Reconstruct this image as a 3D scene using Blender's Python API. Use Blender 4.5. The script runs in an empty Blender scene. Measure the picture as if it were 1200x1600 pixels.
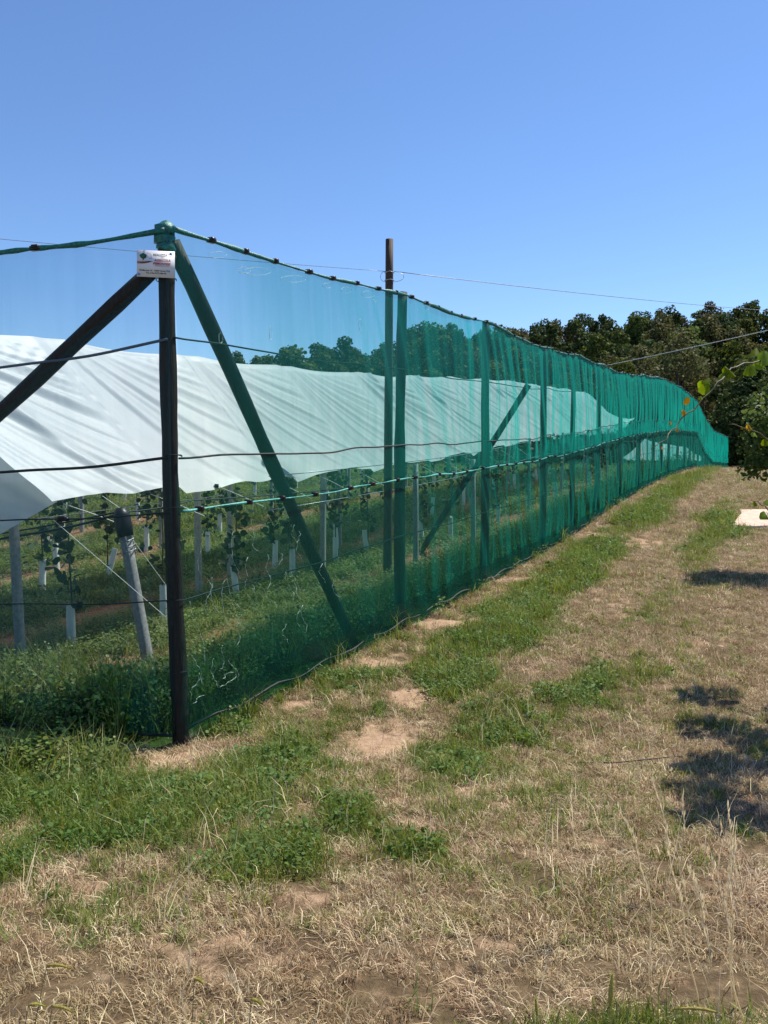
import bpy, math, random
import numpy as np
from mathutils import Vector

R = math.radians
rng = np.random.default_rng(7)
random.seed(7)
scene = bpy.context.scene
COL = scene.collection

# ------------------------------------------------------------------ camera, sky, sun, exposure
EYE = 1.65
PITCH = 3.80
FPX = 1250.0
cam_d = bpy.data.cameras.new('camera')
cam = bpy.data.objects.new('camera', cam_d)
COL.objects.link(cam)
cam.location = (0, 0, EYE)
cam.rotation_euler = (R(90 - PITCH), 0, 0)
cam_d.sensor_fit = 'VERTICAL'
cam_d.sensor_height = 24.0
cam_d.lens = 24.0 * FPX / 1600.0
cam_d.clip_start = 0.05
cam_d.clip_end = 3000
scene.camera = cam

SUN_AZ, SUN_EL = 52.0, 57.0           # azimuth clockwise from the view direction (+Y)
world = bpy.data.worlds.new('World')
scene.world = world
world.use_nodes = True
wn = world.node_tree
bg = wn.nodes['Background']
sky = wn.nodes.new('ShaderNodeTexSky')
sky.sky_type = 'NISHITA'
sky.sun_disc = False
sky.sun_elevation = R(SUN_EL)
sky.sun_rotation = R(SUN_AZ)
sky.altitude = 300
sky.air_density = 1.0
sky.dust_density = 0.1
sky.ozone_density = 6.0
hs = wn.nodes.new('ShaderNodeHueSaturation')
hs.inputs['Hue'].default_value = 0.504; hs.inputs['Saturation'].default_value = 1.06
wn.links.new(sky.outputs['Color'], hs.inputs['Color'])
wn.links.new(hs.outputs['Color'], bg.inputs['Color'])
bg.inputs['Strength'].default_value = 0.102
sd = bpy.data.lights.new('sun', 'SUN')
sun = bpy.data.objects.new('sun', sd)
COL.objects.link(sun)
sd.energy = 5.0
sd.angle = R(0.53)
sd.color = (1.0, 0.94, 0.84)
a, e = R(SUN_AZ), R(SUN_EL)
sv = Vector((math.sin(a) * math.cos(e), math.cos(a) * math.cos(e), math.sin(e)))
sun.rotation_euler = sv.to_track_quat('Z', 'Y').to_euler()
sun.location = (20, 20, 40)
scene.view_settings.view_transform = 'Standard'
scene.view_settings.look = 'None'
scene.view_settings.exposure = 0.70
scene.view_settings.gamma = 1.0
scene.view_settings.use_curve_mapping = False
scene.cycles.transparent_max_bounces = 32
scene.cycles.max_bounces = 8

# ------------------------------------------------------------------ measuring helpers
cp, sp = math.cos(R(PITCH)), math.sin(R(PITCH))
def ray(px, py):
    u, v = (px - 600) / FPX, (py - 800) / FPX
    return np.array([u, cp - v * sp, -sp - v * cp])
def el(py):
    r = ray(600, py)
    return r[2] / r[1]
# side fence stands on the line x = 0.5*y - WC
WC = 4.9
def wall_x(y, off=0.0):               # off: metres to the right of the fence (path side)
    return 0.5 * y - WC + 1.118 * off
def wall_y(px, off=0.0):
    u = (px - 600) / FPX
    return (WC - 1.118 * off) / (0.5 - u)
tab = [(276, 358, 1165), (620, 457, 985), (757, 502, 914), (848, 543, 864), (895, 553, 836), (933, 568, 809),
       (967, 582, 786), (997, 585, 768), (1030, 590, 751), (1058, 603, 739), (1085, 625, 731)]
WY = [wall_y(t[0]) for t in tab]
WT = [el(t[1]) * y for t, y in zip(tab, WY)]
WB = [el(t[2]) * y for t, y in zip(tab, WY)]
WY += [49.0, 54.2, 68.0, 72.0]; WT += [2.43, 1.95, 1.85, 1.85]; WB += [-1.6, -2.15, -2.25, -2.25]
gy = [-30, 0, 2.0, 4.0] + WY + [85, 100]
gzv = [-1.65, -1.65, -1.74, -2.03] + WB + [-2.4, -2.6]
def vn(x, y, seed=0):                 # smooth value noise
    x = np.asarray(x, float); y = np.asarray(y, float)
    xi = np.floor(x).astype(np.int64); yi = np.floor(y).astype(np.int64)
    fx = x - xi; fy = y - yi
    fx = fx * fx * (3 - 2 * fx); fy = fy * fy * (3 - 2 * fy)
    def h(i, j):
        n = (i * 374761393 + j * 668265263 + seed * 1442695041) & 0xffffffff
        n = ((n ^ (n >> 13)) * 1274126177) & 0xffffffff
        return ((n ^ (n >> 16)) & 0xffff) / 65535.0
    return (h(xi, yi) * (1 - fx) + h(xi + 1, yi) * fx) * (1 - fy) + (h(xi, yi + 1) * (1 - fx) + h(xi + 1, yi + 1) * fx) * fy
def fbm(x, y, seed=0, o=4):
    s = 0; a_ = 1; t = 0
    for k in range(o):
        s = s + a_ * vn(np.asarray(x) * 2 ** k, np.asarray(y) * 2 ** k, seed + k * 17); t += a_; a_ *= .5
    return s / t
RIDX = [-400, -60, -38, 0, 16, 48, 96, 400]
RIDZ = [2, 6, 14, 17, 20, 22, 28, 40]
def gz(x, y, bump=True):
    x = np.asarray(x, float); y = np.asarray(y, float)
    b = 0
    for d in (-1.2, -.4, .4, 1.2):
        k = np.clip((y - 6.0) / 4.0, 0.15, 1)
        b = b + np.interp(y + d * k, gy, gzv)
    b = b / 4 + EYE
    t = np.clip((y - 100) / 110, 0, 1)
    t = t * t * (3 - 2 * t)
    b = b + t * (np.interp(x * 200 / np.maximum(y, 60), RIDX, RIDZ) + 2.6)
    if bump:
        b = b + (fbm(x * .5, y * .5, 3) - .5) * .10 * np.clip(y / 6, .4, 1) + (fbm(x * 3.5, y * 3.5, 9) - .5) * .06
        w = np.clip(1 - np.abs(x - 0.5 * y + WC) / 1.0, 0, 1)
    return b
def hit(px, py, lift=0.0):            # where the sight line meets the ground
    d = ray(px, py); t0, t = 0.5, 0.5
    while t < 400:
        p = d * t
        if p[2] + EYE < float(gz(p[0], p[1])) + lift:
            break
        t0 = t; t *= 1.03
    for _ in range(20):
        m = (t0 + t) / 2; p = d * m
        if p[2] + EYE < float(gz(p[0], p[1])) + lift: t = m
        else: t0 = m
    return np.array([d[0] * t, d[1] * t, float(gz(d[0] * t, d[1] * t))])
def at(px, py, y):
    d = ray(px, py); t = y / d[1]
    return Vector((d[0] * t, y, d[2] * t + EYE))

# ------------------------------------------------------------------ object helpers
def tag(o, label=None, cat=None, group=None, kind=None):
    if label: o['label'] = label
    if cat: o['category'] = cat
    if group: o['group'] = group
    if kind: o['kind'] = kind
    return o
def empty(name, loc, label, cat, group=None, rz=0):
    o = bpy.data.objects.new(name, None); COL.objects.link(o)
    o.empty_display_size = .1
    o.location = loc; o.rotation_euler = (0, 0, rz)
    return tag(o, label, cat, group)
class MB:
    def __init__(s): s.v = []; s.f = []; s.m = []; s.n = 0
    def add(s, v, f, m=0):
        s.v.append(np.asarray(v, float).reshape(-1, 3)); n = s.n
        for q in f: s.f.append([i + n for i in q]); s.m.append(m)
        s.n += len(s.v[-1]); return s
    def tube(s, pts, rad, seg=8, m=0, cap=True, wob=0.0):
        pts = np.asarray(pts, float); k = len(pts)
        rad = np.broadcast_to(np.asarray(rad, float), (k,))
        V = []
        for i in range(k):
            t = pts[min(i + 1, k - 1)] - pts[max(i - 1, 0)]
            t = t / (np.linalg.norm(t) + 1e-9)
            a_ = np.array([0, 0, 1.0]) if abs(t[2]) < .9 else np.array([1.0, 0, 0])
            b1 = np.cross(a_, t); b1 /= np.linalg.norm(b1); b2 = np.cross(t, b1)
            for j in range(seg):
                th = 2 * math.pi * j / seg
                r_ = rad[i] * (1 + (wob * (random.random() - .5) if wob else 0))
                V.append(pts[i] + r_ * (math.cos(th) * b1 + math.sin(th) * b2))
        F = []
        for i in range(k - 1):
            for j in range(seg):
                j2 = (j + 1) % seg
                F.append([i * seg + j, i * seg + j2, (i + 1) * seg + j2, (i + 1) * seg + j])
        if cap: F.append(list(range(seg))[::-1]); F.append([(k - 1) * seg + j for j in range(seg)])
        return s.add(V, F, m)
    def box(s, c, size, m=0, rot=0.0, bevel=0.0):
        x, y, z = [q / 2 for q in size]; V = []
        for dx, dy, dz in ((-1,-1,-1),(1,-1,-1),(1,1,-1),(-1,1,-1),(-1,-1,1),(1,-1,1),(1,1,1),(-1,1,1)):
            px, py = dx * x, dy * y
            V.append((c[0] + px * math.cos(rot) - py * math.sin(rot), c[1] + px * math.sin(rot) + py * math.cos(rot), c[2] + dz * z))
        return s.add(V, [[3,2,1,0],[4,5,6,7],[0,1,5,4],[1,2,6,5],[2,3,7,6],[3,0,4,7]], m)
    def mesh(s, name, mats, smooth=False):
        me = bpy.data.meshes.new(name)
        V = np.concatenate(s.v) if s.v else np.zeros((0, 3))
        L = np.array([len(f) for f in s.f], np.int32); flat = np.fromiter((i for f in s.f for i in f), np.int32)
        fill(me, V, L, flat)
        for m in (mats if isinstance(mats, (list, tuple)) else [mats]): me.materials.append(m)
        if len(me.polygons): me.polygons.foreach_set('material_index', np.array(s.m, np.int32))
        if smooth: me.polygons.foreach_set('use_smooth', np.ones(len(me.polygons), bool))
        me.update(); return me
    def build(s, name, mats, parent=None, smooth=False, loc=None):
        return link(name, s.mesh(name, mats, smooth), parent, loc)
def fill(me, V, L, flat):
    me.vertices.add(len(V)); me.vertices.foreach_set('co', np.asarray(V, np.float32).ravel())
    me.loops.add(len(flat)); me.loops.foreach_set('vertex_index', flat)
    me.polygons.add(len(L)); me.polygons.foreach_set('loop_start', np.concatenate([[0], np.cumsum(L)[:-1]]).astype(np.int32))
    me.polygons.foreach_set('loop_total', L)
    me.update(calc_edges=True); me.validate()
def link(name, me, parent=None, loc=None):
    o = bpy.data.objects.new(name, me); COL.objects.link(o)
    if parent: o.parent = parent
    if loc is not None: o.location = loc
    return o
def quads_mesh(name, V, mat, per=4, smooth=False):
    """V: (n*per,3) loose polygons"""
    me = bpy.data.meshes.new(name); n = len(V) // per
    fill(me, V, np.full(n, per, np.int32), np.arange(n * per, dtype=np.int32))
    me.materials.append(mat)
    if smooth: me.polygons.foreach_set('use_smooth', np.ones(n, bool))
    return me
def grid_mesh(name, P, mat, uv=None, smooth=True, attrs=None):
    """P: (a,b,3)"""
    A, B = P.shape[:2]
    i = np.arange(A - 1)[:, None] * B + np.arange(B - 1)[None, :]
    F = np.stack([i, i + 1, i + B + 1, i + B], -1).reshape(-1, 4)
    me = bpy.data.meshes.new(name)
    fill(me, P.reshape(-1, 3), np.full(len(F), 4, np.int32), F.ravel().astype(np.int32))
    me.materials.append(mat)
    if uv is not None:
        l = me.uv_layers.new(name='UVMap')
        l.data.foreach_set('uv', uv.reshape(-1, 2)[F.ravel()].astype(np.float32).ravel())
    for k, a_ in (attrs or {}).items():
        at_ = me.attributes.new(k, 'FLOAT', 'POINT'); at_.data.foreach_set('value', np.asarray(a_, np.float32).ravel())
    if smooth: me.polygons.foreach_set('use_smooth', np.ones(len(F), bool))
    return me

# ------------------------------------------------------------------ materials
class NT:
    def __init__(s, name):
        s.mat = bpy.data.materials.new(name); s.mat.use_nodes = True
        s.t = s.mat.node_tree; s.t.nodes.clear()
        s.out = s.t.nodes.new('ShaderNodeOutputMaterial')
    def n(s, typ, **kw):
        nd = s.t.nodes.new(typ)
        ins = kw.pop('ins', {})
        for k, v in kw.items(): setattr(nd, k, v)
        for k, v in ins.items():
            if isinstance(v, bpy.types.NodeSocket): s.t.links.new(v, nd.inputs[k])
            else: nd.inputs[k].default_value = v
        return nd
    def math(s, op, a_, b=0.0, c=0.0, clamp=False):
        return s.n('ShaderNodeMath', operation=op, use_clamp=clamp, ins={0: a_, 1: b, 2: c}).outputs[0]
    def mix(s, f, a_, b):
        m = s.n('ShaderNodeMix', data_type='RGBA'); 
        for k, v in ((0, f), (6, a_), (7, b)):
            if isinstance(v, bpy.types.NodeSocket): s.t.links.new(v, m.inputs[k])
            else: m.inputs[k].default_value = v if k == 0 else (tuple(v) + (1,))[:4]
        return m.outputs[2]
    def ramp(s, fac, stops):
        r = s.n('ShaderNodeValToRGB', ins={0: fac}); cr = r.color_ramp
        while len(cr.elements) < len(stops): cr.elements.new(.5)
        for e_, (p, c) in zip(cr.elements, stops): e_.position = p; e_.color = tuple(c) + (1,)
        return r.outputs[0]
    def noise(s, scale, detail=4, rough=.6, vec=None, out=0):
        k = {'Scale': scale, 'Detail': detail, 'Roughness': rough}
        if vec is not None: k['Vector'] = vec
        return s.n('ShaderNodeTexNoise', ins=k).outputs[out]
    def obj(s): return s.n('ShaderNodeTexCoord').outputs['Object']
    def vscale(s, v, sc):
        return s.n('ShaderNodeMapping', ins={'Vector': v, 'Scale': sc}).outputs[0]
    def end(s, sh): s.t.links.new(sh, s.out.inputs['Surface']); return s.mat
def simple(name, c1, c2, scale=20, rough=.8, stretch=(1, 1, 1), bump=.3, dist=.01, metal=0.0, spec=.3):
    k = NT(name); v = k.vscale(k.obj(), stretch)
    nz = k.noise(scale, 6, .65, v)
    col = k.ramp(nz, [(.3, c1), (.7, c2)])
    bp = k.n('ShaderNodeBump', ins={'Strength': bump, 'Distance': dist, 'Height': nz}).outputs[0]
    p = k.n('ShaderNodeBsdfPrincipled', ins={'Base Color': col, 'Roughness': rough, 'Normal': bp, 'Metallic': metal, 'Specular IOR Level': spec})
    return k.end(p.outputs[0])
def leafmat(name, cols, trans=.35, rough=.5, objvary=.25, spec=.3, patch=0.0, patchscale=1.3):
    k = NT(name)
    isl = k.n('ShaderNodeNewGeometry').outputs['Random Per Island']
    orr = k.n('ShaderNodeObjectInfo').outputs['Random']
    st = [(i / max(1, len(cols) - 1), c) for i, c in enumerate(cols)]
    col = k.ramp(isl, st)
    hsv = k.n('ShaderNodeHueSaturation', ins={'Hue': k.math('MULTIPLY_ADD', orr, .03 * objvary * 4, .5 - .06 * objvary), 'Saturation': k.math('MULTIPLY_ADD', orr, -.3 * objvary * 2, 1.0),
        'Value': k.math('MULTIPLY_ADD', orr, 2 * objvary, 1 - objvary), 'Color': col}).outputs[0]
    if patch:
        pos = k.n('ShaderNodeNewGeometry').outputs['Position']
        pn = k.noise(patchscale, 3, .6, pos); pn2 = k.noise(patchscale * .3, 2, .5, pos)
        hsv = k.n('ShaderNodeHueSaturation', ins={'Hue': k.math('MULTIPLY_ADD', pn2, -.06, .53), 'Saturation': k.math('MULTIPLY_ADD', pn, -patch, 1 + patch * .5),
            'Value': k.math('MULTIPLY_ADD', pn, 2.4 * patch, 1 - 1.2 * patch), 'Color': hsv}).outputs[0]
    p = k.n('ShaderNodeBsdfPrincipled', ins={'Base Color': hsv, 'Roughness': rough, 'Specular IOR Level': spec})
    tcol = k.n('ShaderNodeHueSaturation', ins={'Hue': .485, 'Saturation': 1.1, 'Value': 1.35, 'Color': hsv}).outputs[0]
    t = k.n('ShaderNodeBsdfTranslucent', ins={'Color': tcol})
    m = k.n('ShaderNodeMixShader', ins={0: trans, 1: p.outputs[0], 2: t.outputs[0]})
    return k.end(m.outputs[0])
def netmat(name, cov, base, trans, streak=.35, gloss=.06, sx=9.0, sy=.7, power=1.0, thin=False, sheen=.25, tint=(.10, .78, .72), clearness=.38):
    """woven shade net: threads cover a share of the sight line that grows as it is seen more edge-on"""
    k = NT(name)
    uv = k.n('ShaderNodeUVMap').outputs[0]
    n1 = k.noise(1.0, 5, .6, k.vscale(uv, (sx, sy, 1)))
    n2 = k.noise(1.0, 3, .6, k.vscale(uv, (1.3, .8, 1)))
    nn = k.math('ADD', k.math('MULTIPLY', k.math('SUBTRACT', n1, .5), 2.2 * streak), k.math('MULTIPLY', k.math('SUBTRACT', n2, .5), 1.0 * streak))
    c = k.math('MULTIPLY', k.math('ADD', nn, 1.0), cov, clamp=True)
    if thin:   # stretched thin where it is pulled round the corner post
        ux = k.n('ShaderNodeSeparateXYZ', ins={0: uv}).outputs[0]
        mr = k.n('ShaderNodeMapRange', interpolation_type='SMOOTHSTEP', ins={'Value': ux, 'From Min': .15, 'From Max': 1.5, 'To Min': .5, 'To Max': 1.0}).outputs[0]
        c = k.math('MULTIPLY', c, mr)
    lw = k.n('ShaderNodeLayerWeight', ins={'Blend': .5}).outputs['Facing']
    cosv = k.math('MAXIMUM', k.math('SUBTRACT', 1.0, lw), .15)
    op = k.math('SUBTRACT', 1.0, k.math('POWER', k.math('SUBTRACT', 1.0, c), k.math('DIVIDE', power, cosv)), clamp=True)
    wv = k.noise(260, 2, .6, uv)
    col = k.mix(k.math('MULTIPLY', wv, .6), base, tuple(min(1, b * 1.5) for b in base))
    d = k.n('ShaderNodeBsdfDiffuse', ins={'Color': col})
    t = k.n('ShaderNodeBsdfTranslucent', ins={'Color': tuple(trans) + (1,)})
    g = k.n('ShaderNodeBsdfGlossy', ins={'Color': (.8, 1, .95, 1), 'Roughness': .32})
    s1 = k.n('ShaderNodeMixShader', ins={0: .45, 1: d.outputs[0], 2: t.outputs[0]})
    sh = k.n('ShaderNodeBsdfSheen', ins={'Color': tuple(min(1, q * 2.2) for q in trans) + (1,), 'Roughness': .35})
    s1 = k.n('ShaderNodeMixShader', ins={0: sheen, 1: s1.outputs[0], 2: sh.outputs[0]})
    s2 = k.n('ShaderNodeMixShader', ins={0: gloss, 1: s1.outputs[0], 2: g.outputs[0]})
    # the threads themselves are clear green plastic: part of the light goes straight through them, tinted
    tt = k.n('ShaderNodeBsdfTransparent', ins={'Color': tint + (1,)})
    s2 = k.n('ShaderNodeMixShader', ins={0: clearness, 1: s2.outputs[0], 2: tt.outputs[0]})
    tr = k.n('ShaderNodeBsdfTransparent')
    m = k.n('ShaderNodeMixShader', ins={0: op, 1: tr.outputs[0], 2: s2.outputs[0]})
    return k.end(m.outputs[0])
M = {}
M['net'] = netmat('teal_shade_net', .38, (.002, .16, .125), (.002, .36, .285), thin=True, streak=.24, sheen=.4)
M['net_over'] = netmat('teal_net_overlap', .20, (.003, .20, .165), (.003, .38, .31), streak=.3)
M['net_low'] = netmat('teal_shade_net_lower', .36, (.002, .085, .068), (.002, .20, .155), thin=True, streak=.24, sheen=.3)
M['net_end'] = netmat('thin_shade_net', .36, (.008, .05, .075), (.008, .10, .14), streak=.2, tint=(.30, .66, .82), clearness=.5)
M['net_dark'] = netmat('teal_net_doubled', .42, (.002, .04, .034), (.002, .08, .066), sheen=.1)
M['hem'] = simple('teal_net_rolled', (.002, .05, .045), (.008, .22, .18), 40, .45, bump=.8, dist=.01, spec=.5)
M['seam'] = simple('teal_net_seam', (.01, .14, .115), (.09, .50, .43), 12, .4, stretch=(2, 2, 8), bump=.6, dist=.01, spec=.5)
M['rope'] = simple('black_rope', (.008, .014, .016), (.02, .03, .03), 60, .6)
M['rope_grey'] = simple('blue_grey_rope', (.06, .09, .13), (.10, .13, .17), 60, .7)  # blue-grey, paler than the black rope
M['clip'] = simple('black_plastic', (.008, .008, .01), (.02, .02, .022), 30, .4)
M['wood'] = simple('treated_round_wood', (.010, .009, .008), (.034, .027, .021), 14, .7, stretch=(4, 4, .5), bump=.7, dist=.015)
M['pole'] = simple('weathered_pole_wood', (.03, .020, .016), (.085, .055, .04), 16, .75, stretch=(4, 4, .4), bump=.6, dist=.01)
M['concrete'] = simple('grey_concrete', (.19, .185, .175), (.34, .33, .31), 22, .9, bump=.35, dist=.006)
M['wire'] = simple('galvanised_wire', (.22, .22, .23), (.45, .45, .47), 30, .4, metal=.7)
M['wire_pale'] = simple('pale_cord', (.5, .5, .46), (.75, .75, .7), 30, .5)
M['guard'] = simple('pale_guard_tube', (.55, .56, .50), (.76, .77, .70), 12, .5, stretch=(1, 1, .5))
M['glint'] = simple('pale_net_glint', (.16, .30, .26), (.60, .74, .68), 50, .4)  # pale colour of the strands that imitate glints on the net
M['stone'] = simple('pink_sandstone', (.44, .32, .24), (.62, .48, .38), 5, .9, bump=.5, dist=.02)
M['bark'] = simple('grey_bark', (.05, .04, .03), (.13, .10, .075), 12, .9, stretch=(3, 3, .6), bump=.8, dist=.02)
M['stem'] = simple('green_brown_stem', (.05, .04, .018), (.13, .11, .04), 20, .6)
M['white_sign'] = simple('printed_sign_white', (.66, .66, .70), (.74, .74, .78), 8, .35, bump=.02)
M['ink_dark'] = simple('ink_dark_blue', (.015, .02, .07), (.02, .03, .09), 20, .5, bump=0)
M['ink_black'] = simple('ink_black', (.02, .02, .02), (.03, .03, .03), 20, .5, bump=0)
M['ink_red'] = simple('ink_red', (.40, .02, .03), (.48, .03, .04), 20, .5, bump=0)
M['ink_green'] = simple('ink_green', (.01, .10, .04), (.02, .16, .06), 20, .5, bump=0)
M['ink_grey'] = simple('ink_grey', (.20, .21, .24), (.24, .25, .28), 20, .5, bump=0)
M['ink_blue'] = simple('ink_pale_blue', (.12, .28, .62), (.16, .34, .70), 20, .5, bump=0)
M['ink_brown'] = simple('ink_brown', (.16, .05, .02), (.22, .08, .03), 20, .5, bump=0)
M['leaf_dark'] = leafmat('dark_broadleaf', [(.015, .028, .008), (.036, .062, .015), (.075, .105, .025), (.045, .068, .022)], .22, .7, spec=.08)
M['leaf_mid'] = leafmat('mid_broadleaf', [(.03, .05, .010), (.06, .095, .016), (.12, .15, .032), (.075, .095, .025)], .25, .7, spec=.08)
M['leaf_brown'] = leafmat('olive_brown_leaf', [(.07, .065, .02), (.11, .10, .032), (.07, .095, .025), (.12, .10, .04)], .25, .7, spec=.08)
M['leaf_vine'] = leafmat('dark_vine_leaf', [(.012, .032, .010), (.026, .055, .016), (.045, .085, .022)], .28, .5, objvary=.1)
M['leaf_light'] = leafmat('light_shrub_leaf', [(.05, .09, .02), (.09, .14, .035), (.12, .16, .05)], .3, .6, objvary=.1, spec=.15)
M['leaf_big'] = leafmat('yellow_green_leaf', [(.11, .19, .006), (.15, .24, .008), (.20, .26, .012)], .6, .55, objvary=.2, spec=.1)
M['leaf_yellow'] = leafmat('yellowing_leaf', [(.34, .30, .02), (.42, .26, .02), (.28, .28, .03)], .6, .55, objvary=.2, spec=.1)
M['grass'] = leafmat('green_grass', [(.040, .085, .009), (.085, .150, .014), (.145, .21, .024), (.24, .25, .05)], .35, .55, objvary=.28, patch=.35)
M['weed'] = leafmat('green_weed', [(.045, .10, .012), (.08, .155, .018), (.12, .20, .028)], .35, .65, objvary=.25, patch=.3)
M['weed_in'] = leafmat('orchard_weed', [(.04, .09, .012), (.09, .16, .02), (.15, .21, .03), (.23, .22, .07)], .4, .55, objvary=.28, patch=.3)
M['straw'] = leafmat('dry_straw', [(.20, .125, .06), (.42, .285, .14), (.57, .42, .23), (.25, .18, .075), (.76, .61, .38)], .2, .7, objvary=.3, patch=.5, patchscale=2.2)
M['stalk'] = leafmat('dry_stalk', [(.60, .50, .30), (.74, .64, .42), (.64, .52, .32)], .4, .6, objvary=.1)
M['seed'] = leafmat('foxtail_seed', [(.34, .32, .08), (.42, .36, .10), (.30, .30, .06)], .4, .6, objvary=.1)

# rain cover: milky polythene film
def filmmat():
    k = NT('milky_polythene_film')
    uv = k.n('ShaderNodeUVMap').outputs[0]
    n1 = k.noise(1.0, 4, .6, k.vscale(uv, (1.2, 1.2, 1)))
    bp = k.n('ShaderNodeBump', ins={'Strength': .25, 'Distance': .02, 'Height': k.noise(1.0, 5, .6, k.vscale(uv, (5, 2, 1)))}).outputs[0]
    col = k.ramp(n1, [(.3, (.70, .725, .73)), (.7, (.77, .79, .795))])
    p = k.n('ShaderNodeBsdfPrincipled', ins={'Base Color': col, 'Roughness': .45, 'Specular IOR Level': .4, 'Normal': bp})
    t = k.n('ShaderNodeBsdfTranslucent', ins={'Color': (.80, .83, .83, 1)})
    m = k.n('ShaderNodeMixShader', ins={0: .42, 1: p.outputs[0], 2: t.outputs[0]})
    tr = k.n('ShaderNodeBsdfTransparent')
    m2 = k.n('ShaderNodeMixShader', ins={0: .90, 1: tr.outputs[0], 2: m.outputs[0]})
    return k.end(m2.outputs[0])
M['film'] = filmmat()

# ------------------------------------------------------------------ where the turf is green, dry or bare
GREEN = [(600,1200,300,120,.36),(480,1350,260,55,.3),(850,1110,150,60,.3),(200,1430,160,40,.28),(900,960,120,50,.3),(60,1230,120,75,1.0),(200,1268,165,55,1.0),(350,1252,130,48,.95),(450,1190,120,45,.6),(590,1122,50,28,.7),(420,1335,95,48,.85),
 (545,1275,60,45,.8),(700,1065,62,32,1.0),(560,1060,60,18,.5),(770,1000,110,28,.6),(830,960,90,24,.75),(885,905,95,24,.9),(935,860,80,20,1.0),
 (990,810,60,18,1.0),(1030,770,50,12,.9),(1060,748,60,6,.7),(1005,1050,80,25,.4),(1100,815,60,14,.9),(1160,832,70,10,.8),(1060,855,55,18,.65),
 (700,1195,110,42,.55),(810,1150,95,42,.5),(650,1325,100,40,.5),(910,1085,70,30,.5),(1080,1000,26,50,.5),(30,1350,60,40,.6),(1010,1615,210,40,.9),
 (300,1470,70,22,.3),(120,1390,90,30,.3),(820,1240,60,30,.25),(960,960,60,20,.25),(30,1180,60,20,.7),(330,1140,60,20,.6),(860,1020,50,15,.3)]
BARE = [(590,1165,62,24,1.0),(645,1085,45,16,.9),(430,1098,70,12,.7),(580,1035,60,10,.6),(700,970,70,8,.8),(640,1285,30,14,.6),(130,1380,40,16,.5),(470,1400,50,22,.4),(270,1185,50,12,.7),
 (820,905,50,6,.7),(930,835,30,6,.6),(1000,850,60,18,.35),(960,935,60,22,.3),(370,1225,24,10,.6),(730,1240,24,14,.5)]
def blobs(lst):
    out = []
    for px, py, rx, ry, s in lst:
        c = hit(px, py); a1 = hit(px, min(py + ry, 1900)); a2 = hit(px, max(py - ry, 738))
        rx_ = rx / FPX * c[1]; ry_ = max(.1, min(abs(a2[1] - a1[1]) / 2, 9))
        # long axis of far patches follows the fence line
        out.append((c[0], c[1], rx_, ry_, s))
    return out
DRY = [(1000,840,46,26,.9),(975,885,50,26,.9),(940,945,60,28,.8),(905,1000,50,24,.5),(1140,920,70,50,.9),(1130,1010,80,50,.9),(1010,1190,150,50,.7),(230,1395,150,28,.6),(700,1470,420,60,.9),
 (1000,1400,230,80,.9),(180,1540,220,50,.9),(1075,775,26,14,.7),(1150,760,60,14,.8),(640,1110,60,40,.7),(560,1180,60,26,.7),(440,1405,140,24,.5),(760,1290,80,20,.4)]
GB, BB, DB = blobs(GREEN), blobs(BARE), blobs(DRY)
def fld(lst, x, y):
    f = np.zeros_like(np.asarray(x, float))
    for cx, cy, rx, ry, s in lst:
        k = 0.45 if cy > 7.5 else 0.0
        dx = (x - cx) - k * (y - cy); dy = y - cy
        f = np.maximum(f, s * np.exp(-.9 * ((dx / rx) ** 2 + (dy / ry) ** 2) ** 1.3))
    return f
def inside(x, y):                     # on the orchard side of the netting
    lx, ly = -1.66, 6.27
    return (x < wall_x(y)) & ((y - ly) > -.21 / .978 * (x - lx))
def green(x, y):
    n = fbm(x * .9, y * .6, 21); n2 = fbm(x * 5, y * 4, 33)
    g = fld(GB, x, y) * 1.3 - fld(DB, x, y) * .75 + (n - .5) * .8 + (n2 - .5) * 1.1 + (vn(x * 14, y * 11, 35) - .5) * .5 + .06
    off = (x - wall_x(y)) / 1.118 + (vn(y * .35, x * 0, 7) - .5) * .5 + (n2 - .5) * .5
    band = .62 * np.exp(-((off - 1.2) / .55) ** 2) + .40 * np.exp(-((off - 3.1) / .38) ** 2) - .35 * np.exp(-((off - 2.2) / .35) ** 2) - .3 * np.exp(-((off - .25) / .3) ** 2) - .25 * (off > 3.7)
    g = g * (1 - .45 * np.clip((y - 9) / 4, 0, 1)) + band * np.clip((y - 8.5) / 4, 0, 1)
    g = np.where(inside(x, y), 0, g)
    return np.clip(g, 0, 1)
def bare(x, y):
    n = fbm(x * 2, y * 2, 51)
    b = fld(BB, x, y) * 1.25 + (n - .5) * .9 + (fbm(x * 9, y * 7, 52) - .5) * 1.5 - .10
    return np.clip(np.where(inside(x, y), 0, b), 0, 1)
def rowdist(x, y):                    # metres inside the fence line
    return (wall_x(y) - x) / 1.118
def orchard_bare(x, y):
    L = rowdist(x, y); n = fbm(x * .8, y * .5, 61); n2 = fbm(x * 4, y * 4, 63)
    s = 0
    for r_ in (1.95, 4.0, 7.2, 10.4, 13.6, 16.8, 20, 23.2, 26.4, 29.6):
        s = np.maximum(s, np.exp(-((L - r_) / .5) ** 2))
    return np.clip(s * .95 + (n - .5) * 1.5 + (n2 - .5) * .6 - .14, 0, 1)

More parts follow.
